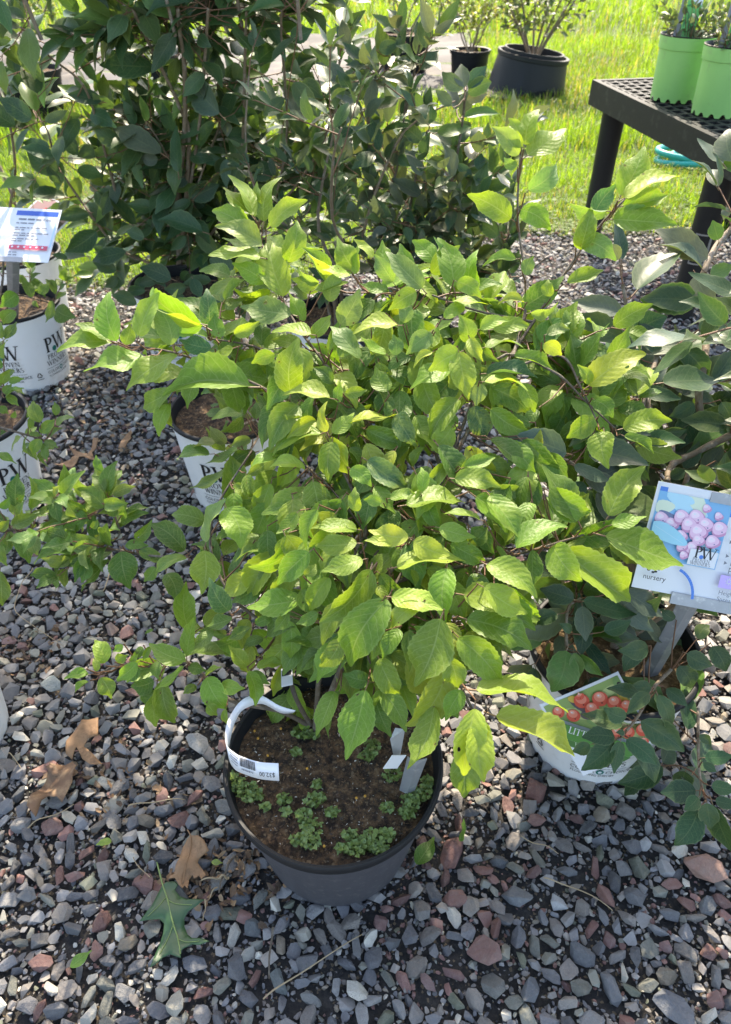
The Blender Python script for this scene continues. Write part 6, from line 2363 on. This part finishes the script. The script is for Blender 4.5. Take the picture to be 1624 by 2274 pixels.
ground_leaf("dead_leaf", zS, [(540, 150), (600, 160), (640, 210), (700, 130), (760, 100), (820, 170), (780, 240), (770, 320), (700, 450), (650, 520), (600, 470), (510, 480), (460, 540), (430, 620), (400, 720), (310, 610), (350, 450),
                              (440, 340), (490, 270), (520, 200)], .030, M['dead_dark'], "curled dark brown dead leaf left of the black pot, widest one", 'fallen leaf', curl=.014, group='fallen brown leaves', seed=9)
ground_leaf("dead_leaf", zF, [(240, 770), (340, 755), (330, 850), (270, 870), (240, 910), (270, 940), (360, 1030), (290, 1040), (240, 1000), (200, 920), (170, 990), (135, 960), (140, 890), (190, 840)], .030, M['dead'],
            "orange-brown forked dead leaf left of the black pot", 'fallen leaf', curl=.012, group='fallen brown leaves', seed=13)
ground_leaf("dead_leaf", zF, [(20, 1060), (90, 1030), (160, 1010), (200, 1050), (150, 1090), (60, 1110)], .028, M['dead_dark'], "small brown leaf curl above the widest dead leaf", 'fallen leaf', curl=.014, group='fallen brown leaves', seed=17)
ground_leaf("dead_leaf", zG, [(410, 1470), (520, 1510), (560, 1440), (595, 1450), (545, 1500), (565, 1550), (470, 1530), (440, 1600), (330, 1590), (420, 1550), (440, 1510)], .024, M['dead'],
            "pale orange star-shaped dead oak leaf on gravel, left of middle white pot", 'fallen leaf', curl=.010, group='fallen brown leaves', seed=21)
ground_leaf("dead_leaf", zG, [(700, 1480), (720, 1420), (780, 1370), (770, 1420), (740, 1470)], .024, M['dead'], "narrow orange dead leaf sliver near the middle white pot", 'fallen leaf', curl=.010, group='fallen brown leaves', seed=25)


def fallen_green(u0, v0, u1, v1, label, tint=(.12, .24, .03), w=.5, z=.024, nrm=(0, 0, 1)):
    b, t = PZ(u0, v0, z), PZ(u1, v1, z)
    pr0 = SOFT[2]
    me = np_mesh("fallen_leaf", pr0['V'], pr0['T'], [M['leaf_soft'], M['petiole']], uv=pr0['UV'], mi=pr0['MI'], smooth=True)
    o = bpy.data.objects.new("fallen_leaf", me)
    COL.objects.link(o)
    o.matrix_basis = frame(b, t, Vector(nrm), None, w / .5)
    o.color = (*tint, 1)
    tag(o, label, 'fallen leaf', 'fallen green leaves')


fallen_green(925, 1920, 965, 1858, "green leaf lying flat right of the black pot's foot", (.09, .20, .03))
fallen_green(1020, 1868, 1030, 1818, "green leaf standing on edge among stones right of the black pot", (.08, .18, .02), .5, .03, (.8, -.3, .3))
fallen_green(248, 1868, 213, 1877, "tiny bright lime leaf on grey stones left of the black pot", (.28, .40, .07))
fallen_green(156, 2148, 205, 2110, "torn green leaf at lower left near the bottom", (.12, .26, .04))
fallen_green(470, 1914, 496, 1917, "small yellow-green leaf on twigs beside the black pot", (.26, .36, .09))
fallen_green(340, 1398, 322, 1408, "small green leaf on gravel under the low left branch", (.10, .22, .04))

for i, (zf, pts, w, z, lab) in enumerate([
        (Z(0, 1700, 1.966), [(1170, 1095), (1330, 980), (1610, 810)], .0013, .032, "long pale dry stem slanting across the front gravel"),
        (Z(826, 1700, 1.966), [(790, 560), (930, 600), (1100, 700)], .0012, .032, "thin curved dry stem right of centre on gravel"),
        (Z(826, 1700, 1.966), [(690, 375), (780, 410), (860, 445)], .0010, .030, "short dry stem right of the black pot"),
        (zR, [(1440, 560), (1380, 540), (1290, 560), (1100, 585)], .0020, .030, "grey broken twig beside the tan dead leaf"),
        (zR, [(1510, 260), (1430, 440), (1370, 560), (1320, 730)], .0022, .032, "forked brown twig standing against the black pot"),
        (zR, [(1300, 660), (1230, 760), (1170, 860)], .0010, .030, "thin straw leading to the oak leaf's right lobe"),
        (zR, [(280, 310), (320, 390), (490, 570)], .0009, .030, "fine bent straw above the oak leaf"),
        (zR, [(1160, 830), (1155, 950), (1130, 1080)], .0010, .030, "straw crossing the oak leaf's right lobe tip"),
        (Z(0, 1700, 1.966), [(1215, 780), (1200, 880), (1195, 1000)], .0020, .028, "stubby brown twig on gravel below the black pot"),
        (zI, [(680, 670), (680, 780), (630, 900)], .0020, .05, "pale bare twig hanging below the low left branch"),
        (zI, [(200, 760), (130, 880), (100, 1040), (390, 1240)], .0012, .028, "long brown bent stem on gravel at left"),
        (Z(0, 1700, 1.966), [(120, 330), (200, 290), (330, 235)], .0012, .034, "pale straw under the widest dead leaf"),
        (zS, [(90, 0), (150, 60), (230, 180)], .0010, .032, "fine straw at left edge above the widest dead leaf"),
        (Z(0, 1700, 1.966), [(570, 240), (690, 215), (820, 210)], .0012, .032, "pale straw between oak leaf and black pot")]):
    P = [PZ(*zf(x, y), z) for x, y in pts]
    c = P[0].copy()
    mb = MB()
    Q = catmull([p - c for p in P], 5)
    Q = [q + Vector((0, 0, .004 * math.sin(k * .9 + i))) for k, q in enumerate(Q)]
    mb.tube(Q, [w * (1 - .5 * k / len(Q)) for k in range(len(Q))], 5)
    o = mb.build("dry_stem" if i not in (3, 4, 8, 9) else "twig", M['straw'] if i not in (4, 8) else M['bark'], smooth=True, loc=c)
    tag(o, lab, 'dry stem' if i not in (3, 4, 8, 9) else 'twig', 'dry stems and twigs on the gravel')
